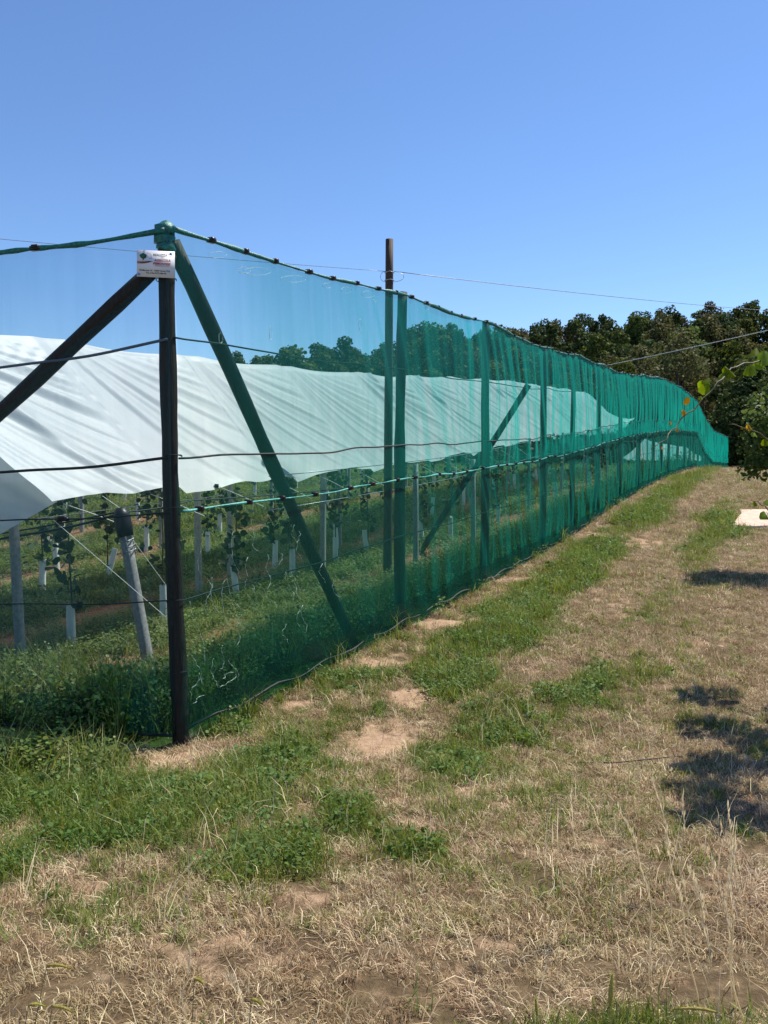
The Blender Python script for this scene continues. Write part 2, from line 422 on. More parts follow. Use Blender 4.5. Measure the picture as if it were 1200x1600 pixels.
# ------------------------------------------------------------------ ground: one sheet out past the hill
def ground():
    ys = [-12.0]
    while ys[-1] < 420:
        y = ys[-1]
        ys.append(y + (1.0 if y < 0 else .05 if y < 5 else max(.05, .011 * y)))
    ys = np.array(ys)
    w = np.concatenate([np.linspace(-3.0, -.62, 24)[:-1], np.linspace(-.62, .62, 300), np.linspace(.62, 3.0, 24)[1:]])
    Y = np.repeat(ys[:, None], len(w), 1)
    X = w[None, :] * (np.maximum(Y, 0) + 3.0)
    X = X + np.where(np.abs(w) > 2.9, np.sign(w) * 200, 0)[None, :] * (np.abs(w) > 2.95)
    Z = gz(X, Y)
    P = np.stack([X, Y, Z], -1)[:, ::-1]
    me = grid_mesh('ground', P, groundmat(), attrs={'green': green(X, Y)[:, ::-1], 'bare': bare(X, Y)[:, ::-1],
        'orchard': inside(X, Y).astype(float)[:, ::-1], 'rowbare': orchard_bare(X, Y)[:, ::-1]})
    o = link('ground', me); tag(o, kind='structure', label='dry mown grass ground rising to a crest beside the netting')
def groundmat():
    k = NT('turf_and_soil')
    A = lambda n: k.n('ShaderNodeAttribute', attribute_name=n).outputs['Fac']
    ob = k.obj()
    n1 = k.noise(14, 8, .7, ob); n2 = k.noise(90, 4, .7, ob); n3 = k.noise(.8, 4, .6, ob)
    dry = k.ramp(n1, [(.25, (.05, .034, .019)), (.5, (.13, .09, .048)), (.75, (.30, .215, .12))])  # soil darkened to carry the self-shadow between the straws
    dry = k.mix(k.math('MULTIPLY', n2, .55), dry, (.11, .075, .05))
    grn = k.ramp(n1, [(.3, (.020, .035, .009)), (.7, (.065, .09, .022))])
    soil = k.ramp(n1, [(.3, (.26, .165, .10)), (.7, (.46, .32, .21))])
    red = k.ramp(n1, [(.3, (.17, .08, .045)), (.7, (.34, .17, .10))])
    f = k.math('MULTIPLY_ADD', k.math('SUBTRACT', n2, .5), .8, A('green'))
    c = k.mix(k.math('MULTIPLY', f, 1.15, clamp=True), dry, grn)
    c = k.mix(k.math('MULTIPLY_ADD', A('bare'), 2.2, k.math('SUBTRACT', n1, .95), clamp=True), c, soil)
    og = k.ramp(n1, [(.3, (.035, .06, .014)), (.7, (.09, .13, .03))])
    oc = k.mix(k.math('MULTIPLY_ADD', A('rowbare'), 2.0, k.math('SUBTRACT', n2, .8), clamp=True), og, red)
    c = k.mix(A('orchard'), c, oc)
    bp = k.n('ShaderNodeBump', ins={'Strength': .9, 'Distance': .03, 'Height': k.math('ADD', n1, k.math('MULTIPLY', n2, .4))}).outputs[0]
    p = k.n('ShaderNodeBsdfPrincipled', ins={'Base Color': c, 'Roughness': .95, 'Specular IOR Level': .1, 'Normal': bp})
    return k.end(p.outputs[0])
ground()

# ------------------------------------------------------------------ long side fence of posts and teal net
A0 = np.array([wall_x(WY[0]), WY[0]])
def W3(y, h, off=0.0):                # point on the fence: forward distance, height over ground, offset to the path side
    y = np.asarray(y, float)
    return np.stack([wall_x(y) + off * .894, y - off * .447, np.interp(y, WY, WB) + EYE + h * np.ones_like(y)], -1)
def wtop(y): return np.interp(y, WY, WT) - np.interp(y, WY, WB)
fence = empty('net_fence', (A0[0], A0[1], float(gz(*A0))), 'long teal shade net fence on dark round posts running up beside the grass track', 'fence')
FL = np.array(fence.location)
def F(P): return np.asarray(P) - FL
def post_mesh(h, r=.065, lean=(0, 0), name='post'):
    b = MB(); n = 17
    ph = random.random() * 6
    pts = [(lean[0] * t + .012 * math.sin(5 * t + ph), lean[1] * t + .010 * math.cos(4 * t + ph), -.25 + (h + .25) * t) for t in np.linspace(0, 1, n)]
    b.tube(pts, [r * (1.08 - .16 * t) * (1 + random.uniform(-.05, .07)) for t in np.linspace(0, 1, n)], 12, wob=.16)
    return b.mesh(name, M['wood'], True)
pxs = [757, 848, 895, 933, 967, 997, 1019, 1032, 1044, 1057, 1068, 1076, 1083, 1089]
PY = [WY[0], wall_y(624, -.085) - .04] + [wall_y(p, -.085) - .04 for p in pxs]
while PY[-1] < 66: PY.append(PY[-1] + 2.45)
PY[-1] = 68.0
for i, y in enumerate(PY):
    g = float(np.interp(y, WY, WB)) + EYE
    h = float(wtop(y)) + (.05 if i else .03)
    r_ = .068 if i < 4 else .06
    m = post_mesh(h, r_, (-.06, 0) if i == 0 else (random.uniform(-.03, .03), random.uniform(-.05, .05)))
    p = W3(y, 0, -.085 if i else 0.0)
    o = link('post', m, fence, F((p[0], p[1], g)))
    if i == 0: tag(o, 'thick corner post')
# braces
def bar(name, a_, b_, r_, parent, org, mat='wood', n=15, sag=0.0, wob=.12, seg=12):
    a_, b_ = np.array(a_, float), np.array(b_, float); b = MB()
    pts = []
    for t in np.linspace(0, 1, n):
        p = a_ + (b_ - a_) * t; p = p - np.array([0, 0, sag * 4 * t * (1 - t)])
        pts.append(p - org + np.array([.012 * math.sin(7 * t), 0, .012 * math.cos(9 * t)]) * (1 if wob else 0))
    b.tube(pts, [r_ * (1.05 - .1 * t) * (1 + random.uniform(-.05, .07) * (wob > 0)) for t in np.linspace(0, 1, n)], seg, wob=wob)
    return b.build(name, M[mat], parent, True)
yb = wall_y(583)
b = MB(); zt_ = float(wtop(WY[0])) + .03
b.tube([(-.06 + .01 * math.sin(9 * t), .0, zt_ - .20 + .23 * t) for t in np.linspace(0, 1, 9)], [.074 + .012 * math.sin(17 * t) for t in np.linspace(0, 1, 8)] + [.03], 12, wob=.2)
b.build('net_wrap', M['hem'], fence, True, F((A0[0], A0[1], WB[0] + EYE)))
for z_ in (zt_ - .24, zt_ - .42, .62, 1.21, 1.96, 2.38):
    b = MB(); b.tube([(-.06 * z_ / zt_ + .079 * math.cos(t), .079 * math.sin(t), z_ + .012 * math.sin(t * 1.5)) for t in np.linspace(0, 6.6, 18)], .0045, 5); b.build('wire_binding', M['wire' if z_ > 3 else 'rope'], fence, True, F((A0[0], A0[1], WB[0] + EYE)))
b0 = W3(WY[0] + .12, wtop(WY[0]) - .08, -.12); b1 = W3(yb, -.30, -.12)
bar('brace', b0, b1, .066, fence, FL)
yb = wall_y(762); t_ = at(826, 602, 15.8); g_ = hit(652, 862)
bar('brace', t_, (g_[0], g_[1], g_[2] - .1), .06, fence, FL)

def net_disp(u, h, lo, top):
    """how far the net bellies and wrinkles out of its plane"""
    k = np.clip((u - 1.0) / 8.0, 0.12, 1.0) * 1.25
    sh = u + .22 * (h - 2) + .10 * np.sin(u * .8) + .10 * np.sin(h * 2.1 + u * 1.3)
    f1 = vn(sh * 4.2, h * .55, 5) - .5
    f2 = vn(sh * 8.0, h * .8, 6) - .5
    f3 = vn(sh * 17, h * 1.2, 8) - .5
    sl = vn(u * 4.0 + h * 2.6, h * .9, 12) - .5
    d = k * (.046 * f1 + .022 * f2 + .005 * f3 + .03 * sl * np.clip(2.6 - h, 0, 1))
    edge = np.clip(np.minimum(h - lo, top - h) / .25, .35, 1)
    return d * edge + .06 * np.sin(np.pi * np.clip((h - lo) / (top - lo), 0, 1)) * (.5 + .5 * vn(u * .4, h * .3, 77))
SEAM, ROPE = 1.95, (1.22, 2.38, 3.33)
u_of = lambda y: (y - WY[0]) * 1.118
def ripple(u): return .04 * np.sin(u * 2.1) + .03 * (vn(u * 1.5, 0 * u, 4) - .5)
for i in range(len(PY) - 1):
    y0, y1 = PY[i], PY[i + 1]
    step = .035 if y0 < 20 else .05
    n = max(8, int((y1 - y0) / step))
    ys = np.linspace(y0 - (.04 if i == 0 else 0), y1, n + 1)
    u = u_of(ys)
    tp = wtop(ys)
    sag = -.05 * np.sin(np.pi * (ys - y0) / (y1 - y0))
    if i == 0: sag = sag * 1.4
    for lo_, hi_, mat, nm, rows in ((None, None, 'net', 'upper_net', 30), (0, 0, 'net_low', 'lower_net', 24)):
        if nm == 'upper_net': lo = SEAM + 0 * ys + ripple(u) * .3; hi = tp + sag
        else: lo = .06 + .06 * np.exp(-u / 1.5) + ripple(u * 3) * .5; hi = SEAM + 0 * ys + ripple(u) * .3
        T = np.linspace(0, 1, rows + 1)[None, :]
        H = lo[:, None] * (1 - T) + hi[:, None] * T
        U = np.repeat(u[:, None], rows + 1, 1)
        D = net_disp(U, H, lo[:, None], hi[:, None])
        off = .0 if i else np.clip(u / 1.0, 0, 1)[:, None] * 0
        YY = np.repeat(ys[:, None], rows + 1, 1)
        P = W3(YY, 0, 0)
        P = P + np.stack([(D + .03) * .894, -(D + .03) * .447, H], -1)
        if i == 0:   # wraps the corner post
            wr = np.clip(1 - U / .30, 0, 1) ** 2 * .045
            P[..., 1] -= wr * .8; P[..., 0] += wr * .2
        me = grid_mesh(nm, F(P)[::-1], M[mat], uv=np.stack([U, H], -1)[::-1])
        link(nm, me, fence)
    if i >= 3:
        T = np.linspace(0, 1, 8)[None, :]; hi = 2.36 + ripple(u) * .8
        H = (SEAM + .0 * ys)[:, None] * (1 - T) + hi[:, None] * T; U = np.repeat(u[:, None], 8, 1)
        D = net_disp(U, H, 0, 9) + .02 * vn(U * 6, H * 3, 55)
        P = W3(np.repeat(ys[:, None], 8, 1), 0, 0) + np.stack([(D + .07) * .894, -(D + .07) * .447, H], -1)
        link('net_overlap', grid_mesh('net_overlap', F(P)[::-1], M['net_over'], uv=np.stack([U, H], -1)[::-1]), fence)
    # doubled skirt at the foot
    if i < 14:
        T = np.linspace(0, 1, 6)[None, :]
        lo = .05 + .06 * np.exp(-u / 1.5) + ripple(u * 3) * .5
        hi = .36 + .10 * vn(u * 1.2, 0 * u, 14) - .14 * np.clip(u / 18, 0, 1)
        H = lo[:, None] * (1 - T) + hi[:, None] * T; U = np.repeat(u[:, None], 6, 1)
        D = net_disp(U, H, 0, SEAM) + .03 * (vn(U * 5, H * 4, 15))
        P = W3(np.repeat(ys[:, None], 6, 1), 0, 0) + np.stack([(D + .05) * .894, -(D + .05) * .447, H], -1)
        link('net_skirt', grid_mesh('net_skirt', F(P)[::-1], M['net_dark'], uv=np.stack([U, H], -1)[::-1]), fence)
def line_on_fence(name, h, r_, mat, step=.12, amp=.02, seg=6, off=.06, sagk=.03, ymax=68, var=0.0, smooth=True):
    ys = np.arange(WY[0] - .02, ymax, step); u = u_of(ys)
    hh = h(ys) if callable(h) else h + 0 * ys
    j = np.searchsorted(PY, ys, 'right') - 1; j = np.clip(j, 0, len(PY) - 2)
    f = (ys - np.array(PY)[j]) / (np.array(PY)[j + 1] - np.array(PY)[j])
    s = -sagk * np.sin(np.pi * f) + amp * (vn(u * 1.7, 0 * u, 3) - .5)
    P = W3(ys, 0, off + .0 * ys); P[:, 2] += hh + s
    rr = r_ * (1 + var * (vn(u * 2.5, 0 * u, 31) - .5) * 2 + var * .5 * (vn(u * 9, 0 * u, 32) - .5))
    b = MB(); b.tube(F(P), rr, seg); return b.build(name, M[mat], fence, smooth), P
line_on_fence('rope', ROPE[0], .007, 'rope', off=.03, amp=.03)
line_on_fence('rope', ROPE[1], .010, 'rope', off=.05, amp=.05)
line_on_fence('rope', ROPE[2], .008, 'rope', off=.02, amp=.03)
line_on_fence('foot_hem', lambda y: .10 + .06 * np.exp(-u_of(y) / 1.5) + ripple(u_of(y) * 3) * .5, .011, 'rope', off=.07, amp=.0, sagk=0, var=.5)
_, PT = line_on_fence('rolled_hem', wtop, .019, 'hem', step=.06, amp=.02, off=.03, sagk=.05, var=.7, seg=8)
_, PS = line_on_fence('seam_roll', lambda y: SEAM + 0 * y, .010, 'seam', step=.06, amp=.03, off=.085, sagk=.03, var=.8)
clipm = MB().box((0, 0, 0), (.075, .045, .034)).box((0, .0, .014), (.045, .055, .024)).mesh('clip', M['clip'])
def put_clips(P, gaps, ang, parent, org, first=.25):
    s = np.concatenate([[0], np.cumsum(np.linalg.norm(np.diff(P, axis=0), axis=1))]); d = first; k = 0
    while d < s[-1] and k < 120:
        i = min(int(np.searchsorted(s, d)), len(P) - 2)
        t = P[i + 1] - P[i]
        o = link('clip', clipm, parent, P[i] - org)
        o.rotation_euler = (0, -math.atan2(t[2], math.hypot(t[0], t[1])), math.atan2(t[1], t[0]))
        sc_ = random.uniform(.85, 1.25); o.scale = (sc_, 1, 1)
        d += gaps * random.uniform(.75, 1.25); k += 1
put_clips(PT, .5, 0, fence, FL, .45)
put_clips(PS[:900], .62, 0, fence, FL, .15)
# pale strands standing in for glints of snagged mesh on the first bay
def squiggles():
    b = MB()
    specs = [(312,845,312,900),(330,900,322,960),(348,905,352,985),(352,905,378,960),(360,830,372,905),(385,870,395,930),(383,905,394,950),(415,865,422,905),
        (448,895,458,940),(452,892,476,945),(464,950,470,985),(474,945,476,990),(445,975,446,1005),(300,940,322,1040),(322,905,342,960),(378,960,368,1010),(300,1020,318,1070),
        (330,1030,336,1075),(360,1030,372,1060),(420,900,422,945),(436,860,440,885),(465,830,470,880),(456,820,462,850),(300,1100,318,1085),(345,1060,362,1050),(345,1075,372,1052),(392,826,402,862),(310,1052,300,1088),(350,1010,345,1050),(520,905,528,940),(500,880,506,910)]
    for x0, y0, x1, y1 in specs:
        n = 12; pts = []
        ph = random.random() * 9
        for t in np.linspace(0, 1, n):
            px = x0 + (x1 - x0) * t + 3.5 * math.sin(6 * t + ph) + random.uniform(-1.6, 1.6); py = y0 + (y1 - y0) * t + random.uniform(-1.5, 1.5)
            y = wall_y(px); y = (WC - 1.118 * .11) / (.5 - ray(px, py)[0] / ray(px, py)[1])
            p = at(px, py, y); pts.append(np.array(p) - FL)
        b.tube(pts, [random.uniform(.0003, .0026) for _ in pts], 4)
    for cx, cy, w, h_ in ((402,424,22,6),(382,422,10,5),(458,436,20,5),(511,446,7,4),(541,453,8,5),(575,460,10,5),(340,398,14,5),(668,476,4,8),(585,470,3,2),(563,508,2,9),(423,520,2,12),(345,528,3,8)):
        for q in range(2):
            pts = []
            for t in np.linspace(0, 5.2, 12):
                px = cx + w * math.cos(t + q) + random.uniform(-1, 1); py = cy + h_ * math.sin(t + q) + random.uniform(-.6, .6)
                y = (WC - 1.118 * .13) / (.5 - ray(px, py)[0] / ray(px, py)[1])
                pts.append(np.array(at(px, py, y)) - FL)
            b.tube(pts, [random.uniform(.0002, .0016) for _ in pts], 4)
    o = b.build('glint_strands', M['glint'], fence, True); tag(o, kind='stuff')
squiggles()

# ------------------------------------------------------------------ short end fence (frontal, thin net)
E_DIR = np.array([-.978, .21])
def E3(s, h, off=0.0):                # off: towards the camera
    s = np.asarray(s, float)
    x = A0[0] + E_DIR[0] * s - .21 * off; y = A0[1] + E_DIR[1] * s - .978 * off
    g = np.interp(s, [0, 2, 9], [WB[0], WB[0] - .03, WB[0] + .05]) + EYE
    return np.stack([x, y, g + h], -1)
c_ = E3(0.3, 0)
fence2 = empty('end_net_fence', (float(c_[0]), float(c_[1]), float(c_[2])), 'nearly clear end net with dark diagonal brace left of the corner post', 'fence')
F2 = np.array(fence2.location)
SL = np.linspace(0, 9, 120); RW = np.linspace(0, 1, 34)
S_, T_ = np.meshgrid(SL, RW, indexing='ij')
HT = float(wtop(WY[0]))
topl = HT - .03 - .10 * np.sin(np.pi * np.clip(S_ / 4.2, 0, 1)) 
H_ = .12 + (topl - .12) * T_
D_ = .05 * (vn(S_ * 1.2 + H_ * .4, H_ * .5, 41) - .5) + .01 * (vn(S_ * 6, H_ * 1.0, 42) - .5)
P = E3(S_, H_, D_ + .07)
link('net_panel', grid_mesh('net_panel', P - F2, M['net_end'], uv=np.stack([S_, H_], -1)), fence2)
P = E3(S_[:, :6], .10 + .30 * T_[:, :6] / T_[0, 5], .10 + .02 * vn(S_[:, :6] * 4, T_[:, :6] * 9, 2))
link('net_skirt', grid_mesh('net_skirt', P - F2, M['net_dark'], uv=np.stack([S_[:, :6], H_[:, :6]], -1)), fence2)
def eline(name, h, r_, mat, amp=.03, off=.08, sag=.1, var=0.0, seg=6):
    s = np.arange(0.02, 9, .06); hh = h - sag * np.sin(np.pi * np.clip(s / 4.2, 0, 1)) + amp * (vn(s * 1.5, 0 * s, 5) - .5)
    Q = E3(s, hh, off); rr = r_ * (1 + var * 2 * (vn(s * 2.2, 0 * s, 31) - .5) + var * (vn(s * 9, 0 * s, 32) - .5))
    b = MB(); b.tube(Q - F2, rr, seg); b.build(name, M[mat], fence2, True); return Q
eline('rope', 3.30, .012, 'rope_grey', sag=.19)
eline('rope', 2.37, .013, 'rope', sag=.12)
eline('rope', 1.22, .006, 'rope', sag=.08)
eline('foot_hem', .12, .011, 'rope', sag=0, off=.12, var=.4)
Q = eline('rolled_hem', HT - .03, .019, 'hem', sag=.09, var=.75, seg=8); put_clips(Q, .9, 0, fence2, F2, 1.1)
Q = eline('seam_roll', 1.93, .007, 'rope', sag=.08); put_clips(Q, .9, 0, fence2, F2, .95)
for s_ in (4.4, 8.6):
    p = E3(s_, 0, -.02); link('post', post_mesh(HT + .05), fence2, p - F2)
bar('brace', E3(.12, 3.88, .02), E3(5.35, -.10, .02), .061, fence2, F2)

# sign on the corner post
def sign():
    c = at(243.5, 412.5, A0[1] - .12)
    s = empty('company_sign', (c.x, c.y, c.z), 'small white printed company sign on the corner post', 'sign')
    s.rotation_euler = (R(-2), R(.8), R(9))
    w, h = .286, .205
    b = MB(); b.box((0, 0, 0), (w, .004, h)); b.build('panel', M['white_sign'], s)
    def text(body, x, z, size, mat, shear=0.0, bold=0.0, sx=1.0, align='LEFT'):
        cu = bpy.data.curves.new('lettering', 'FONT'); cu.body = body; cu.size = size; cu.shear = shear; cu.offset = bold
        cu.align_x = align; cu.resolution_u = 2; cu.extrude = .0004
        o = bpy.data.objects.new('lettering', cu)
        dg = bpy.context.evaluated_depsgraph_get()
        COL.objects.link(o); me = bpy.data.meshes.new_from_object(o.evaluated_get(bpy.context.evaluated_depsgraph_get()))
        bpy.data.objects.remove(o)
        me.materials.clear(); me.materials.append(M[mat])
        t = link('lettering', me, s, (x, -.0032, z)); t.rotation_euler = (R(90), 0, 0); t.scale = (sx, 1, 1)
    text('REALIZZATO', -.022, .060, .026, 'ink_dark', .2, .0007, .92)
    text('DA', .040, .046, .012, 'ink_dark', 0, .0003)
    text('AGRICOLA', -.012, .020, .026, 'ink_red', .25, .0009, .95)
    text('PIEMONTESE', -.022, -.006, .026, 'ink_red', .25, .0009, .88)
    text('COOPERATIVA S.C. A R.L.', -.010, -.018, .010, 'ink_red', 0, .0001)
    text('Via Marconi, 10 - 12030 Torino (TO)', -.125, -.058, .0165, 'ink_black', 0, .0004, .93)
    text('Tel. e Fax 0172 386 96', -.075, -.077, .0165, 'ink_black', 0, .0004)
    # emblem: green tree crown, outline of a house and a brown field
    def poly(pts, mat, y=-.0030, name='emblem'):
        b = MB(); n = len(pts); V = [(p[0], y, p[1]) for p in pts] + [(p[0], y - .0008, p[1]) for p in pts]
        b.add(V, [list(range(n, 2 * n))] + [[i, (i + 1) % n, n + (i + 1) % n, n + i] for i in range(n)]); b.build(name, M[mat], s)
    poly([(-.095 + .026 * math.cos(t) * (1 + .12 * math.sin(5 * t)), .056 + .020 * math.sin(t) * (1 + .1 * math.cos(4 * t))) for t in np.linspace(0, 6.28, 18)[:-1]], 'ink_green')
    poly([(-.097, .04), (-.092, .04), (-.089, .026), (-.10, .026)], 'ink_brown', -.0031)
    b = MB(); hp = [(-.078, .040), (-.078, .066), (-.062, .084), (-.036, .070), (-.034, .040), (-.05, .036)]
    b.tube([(p[0], -.0045, p[1]) for p in hp], .0012, 4); b.build('emblem', M['ink_dark'], s)
    poly([(-.141, .004), (-.10, .012), (-.05, .020), (-.02, .020), (-.06, .006), (-.10, -.002), (-.141, -.001)], 'ink_brown', -.0031)
    poly([(-.141, .014), (-.09, .019), (-.05, .023), (-.10, .015), (-.141, .008)], 'ink_red', -.0033)
    for x, z in ((-.128, -.085), (.113, .082)): poly([(x + .011 * math.cos(t), z + .011 * math.sin(t)) for t in np.linspace(0, 6.28, 11)[:-1]], 'ink_blue', -.0036, 'fixing_disc')
sign()

# ------------------------------------------------------------------ tall pole and wires
g = hit(606, 880)
pb = np.array([.06, 13.6]); gzp = float(gz(*pb)); ptop = at(609, 374, 13.6)
pole = empty('tall_pole', (pb[0], pb[1], gzp), 'tall thin dark pole rising above the net top behind the second post', 'pole')
b = MB(); H = ptop.z - gzp
b.tube([(0.03 * t, 0, -.2 + (H + .2) * t) for t in np.linspace(0, 1, 10)], [.078 - .014 * t for t in np.linspace(0, 1, 10)], 12, wob=.08)
b.build('shaft', M['pole'], pole, True)
zt = at(609, 426, 13.6).z - gzp
for z_ in (zt, zt - .13):
    b = MB(); b.tube([(.03 + .078 * math.cos(t), .078 * math.sin(t), z_ + .006 * math.sin(3 * t)) for t in np.linspace(0, 6.28, 16)], .009, 5); b.build('wire_binding', M['wire'], pole, True)
for sx_, w_ in ((1, .17), (-1, .08)):
    b = MB(); b.tube([(.03 + sx_ * (.07 + w_ * math.sin(t)), -.02, zt - .07 + .085 * math.cos(t)) for t in np.linspace(0, 3.14, 12)], .004, 4); b.build('wire_loop', M['wire'], pole, True)
def wire(name, pts, r_, mat, label, cat='wire', sag=.15, n=24, group=None):
    b = MB(); P = []
    pts = [np.array(p, float) for p in pts]
    for a_, b_ in zip(pts[:-1], pts[1:]):
        for t in np.linspace(0, 1, n): P.append(a_ + (b_ - a_) * t - np.array([0, 0, sag * 4 * t * (1 - t)]))
    o0 = P[0].copy(); b.tube([p - o0 for p in P], r_, 5)
    return tag(b.build(name, M[mat], None, True, o0), label, cat, group)
att = at(609, 424, 13.6)
wire('overhead_wire', [at(-260, 348, 11.5), (att.x - .06, 13.6, att.z)], .004, 'wire', 'thin grey wire from the tall pole to the left behind the net', sag=.03)
wire('overhead_wire', [(att.x + .08, 13.6, att.z), at(1330, 492, 30)], .0065, 'wire', 'thin grey wire from the tall pole across the sky to the right', sag=.12)
wire('guy_wire', [W3(21.6, wtop(21.6), .0), at(1330, 486, 13.0)], .008, 'wire_pale', 'pale cable slanting up to the right from the net top', 'cable', sag=.02)

# ------------------------------------------------------------------ rain cover of white film over the nearest row
def O3(y, L, h):                      # orchard point: forward distance, metres inside the fence, height over ground
    y = np.asarray(y, float); L = np.asarray(L, float)
    x = wall_x(y) - 1.118 * L
    return np.stack([x, y, gz(x, y, False) + h], -1)
def rain_cover(ys0, ys1, label, Hr=3.78, He=1.80, Le=2.5, Lr=3.9, far_cut=3.0, pitch=2.35, skew=.10, flap=None):
    c = O3((ys0 + ys1) / 2, Lr, 0); root = empty('rain_cover', tuple(c), label, 'rain cover'); org = np.array(c)
    n = int((ys1 - ys0) / .035); S, T = np.meshgrid(np.linspace(0, 1, n), np.linspace(0, 1, 56), indexing='ij')
    for side in (1, -1):
        y_r0, y_e0 = ys0, ys0 + .34
        Y = (ys0 + (y_e0 - y_r0) * T) * (1 - S) + (ys1 + (far_cut if side > 0 else 1.0) * T) * S
        Y = Y + .16 * (vn(T * 3.5, T * 0, 88) - .5) * (1 - S) ** 10 * np.clip(T * 4, 0, 1)
        # fan folds: each tent cell runs from a ridge hook down and forward to the eave
        q = (Y - ys0) / pitch - T * skew + .12
        fr = q - np.floor(q)
        saw = np.where(fr < .92, fr / .92, (1 - fr) / .08)
        # small fans that spread from the hooks on the ridge
        cell = np.floor(q); fan = fr / (.10 + T * .9); rc = vn(cell * 1.7, 0 * cell, 6)
        f = .10 * saw * (.30 + T) * (.5 + .9 * vn(cell, 0 * cell, 5))
        wv = np.sin(fan * (5 + 4 * rc) + cell * 2.1) + .5 * np.sin(fan * (11 + 5 * rc) + cell)
        rd = lambda c_, w_: np.exp(-(((fan * c_ + rc * 3) % 1 - .5) / w_) ** 2)
        f = f + (.030 * rd(1.9, .07) + .018 * rd(3.7, .09) + .010 * rd(6.3, .12)) * np.clip(T * 3, 0, 1) * np.clip((1 - fr) * 5, 0, 1) * (.5 + .6 * (1 - T))
        f = f + .030 * wv * np.exp(-T * .8) * np.clip(T * 5, 0, 1) * np.clip((1 - fr) * 5, 0, 1) * (.4 + .9 * rc)
        f = f + .10 * (vn(q * 2.2, T * 1.4 + q * .7, 9) - .5) * T
        f = f + .05 * np.exp(-((fr - .35 * T - .3) / .035) ** 2) * (rc > .3)
        hem = (.06 * np.abs(np.sin(np.pi * q)) + .07 * (vn(q * 5, 0 * q, 44) - .5)) * T ** 8 + .8 * np.clip((Y - (ys1 - 1)) / 4, 0, 1) * T ** 2 - .05 * (vn(Y * .9, T * 0, 8)) * (T < .03)
        L = Lr + side * (Le - Lr) * T
        Hh = Hr + (He - Hr) * T - .10 * np.sin(np.pi * T) + hem
        Hh = Hh - .05 * np.abs(np.sin(np.pi * (Y - ys0) / pitch)) * (1 - T) ** 3
        P = O3(Y, L - side * f * .75, Hh + f * .45 - .06)
        me = grid_mesh('film_sheet', P - org, M['film'], uv=np.stack([Y, T * 2.4], -1))
        link('film_sheet', me, root)
    if flap:
        C = [np.array(at(*q)) for q in flap]
        a_, b_ = np.meshgrid(np.linspace(0, 1, 30), np.linspace(0, 1, 30), indexing='ij')
        a3, b3 = a_[..., None], b_[..., None]
        P = (C[0] * (1 - a3) + C[1] * a3) * (1 - b3) + (C[3] * (1 - a3) + C[2] * a3) * b3
        P[..., 1] += .05 * np.sin(7 * a_ + 3 * b_) * a_ + .03 * (vn(a_ * 3, b_ * 9, 5) - .5)
        P[..., 2] -= .05 * np.sin(np.pi * a_)
        link('film_flap', grid_mesh('film_flap', P - org, M['film'], uv=np.stack([a_ * 1.5, b_], -1)), root)
    # eave hooks and ties
    k = 0; y = ys0 + .5
    while y < ys1 + far_cut * .8:
        p = O3(y, Le, He + .0); q_ = O3(y + .55, Le - .25, He - .34)
        b = MB(); b.tube([p - org, (p + q_) / 2 - org + np.array([0, 0, .01]), q_ - org], .005, 4); 
        b.box(p - org, (.05, .04, .05), 1); b.build('tie_string', [M['wire_pale'], M['clip']], root); y += pitch / 2 if y < 22 else pitch
    return root
rain_cover(8.0, 37.5, 'long white plastic rain cover over the nearest vine row behind the corner post', flap=((97, 779, 8.5), (-150, 570, 8.75), (-190, 850, 7.7), (-5, 838, 8.2)))
rain_cover(53, 75, 'small white rain cover far off below the net seam', He=2.1, Hr=3.45, far_cut=1.5)

# ------------------------------------------------------------------ trellis posts, wires
def ordinal(i): return (['zeroth'] and ['first','second','third','fourth','fifth','sixth','seventh','eighth','ninth','tenth','eleventh','twelfth','thirteenth','fourteenth','fifteenth','sixteenth'])[i]
def concrete_post(base, height, label, lean=(0, 0), w=.085, cap=None):
    r0 = empty('trellis_post', tuple(base), label, 'post', 'concrete posts of the vine rows', R(-26.6))
    b = MB(); hw = w / 2; c = .2 * hw
    ring = [(-hw + c, -hw), (hw - c, -hw), (hw, -hw + c), (hw, hw - c), (hw - c, hw), (-hw + c, hw), (-hw, hw - c), (-hw, -hw + c)]
    V = [(x * (1.0 - .08 * t) + lean[0] * t, y * (1 - .08 * t) + lean[1] * t, -.25 + (height + .25) * t) for t in (0, .35, .7, 1) for x, y in ring]
    Fc = [[i * 8 + j, i * 8 + (j + 1) % 8, (i + 1) * 8 + (j + 1) % 8, (i + 1) * 8 + j] for i in range(3) for j in range(8)] + [[24 + j for j in range(8)]]
    b.add(V, Fc); b.build('shaft', M['concrete'], r0)
    b = MB(); b.tube([(lean[0] * .93 + .055 * math.cos(t), lean[1] * .93 + .055 * math.sin(t), height * .93) for t in np.linspace(0, 6.28, 9)], .006, 4); b.build('wire_tie', M['wire'], r0)
    if cap:
        b = MB(); b.tube([(lean[0] * t, lean[1] * t, height * t) for t in (.86, .93, 1.0, 1.05)], [.085, .09, .09, .05], 10); b.build('cap', M['clip'], r0, True)
        b = MB()
        for z in (.80, .84, .77): b.tube([(lean[0] * z + .075 * math.cos(t), lean[1] * z + .075 * math.sin(t), height * z + .02 * math.sin(t)) for t in np.linspace(0, 6.28, 10)], .007, 4)
        b.build('wire_binding', M['wire'], r0)
    return r0
def row_pt(px, py): return hit(px, py)
def lean_for(base, tpx, tpy, y=None):
    y = y or base[1]; t = at(tpx, tpy, y); d = np.array([t.x - base[0], 0]); c, s = math.cos(R(26.6)), math.sin(R(26.6))
    return (d[0] * c, -d[0] * s * -1 * -1), t.z - base[2]
b_ = hit(238, 1038); t_ = at(190, 812, b_[1])
dx = t_.x - b_[0]
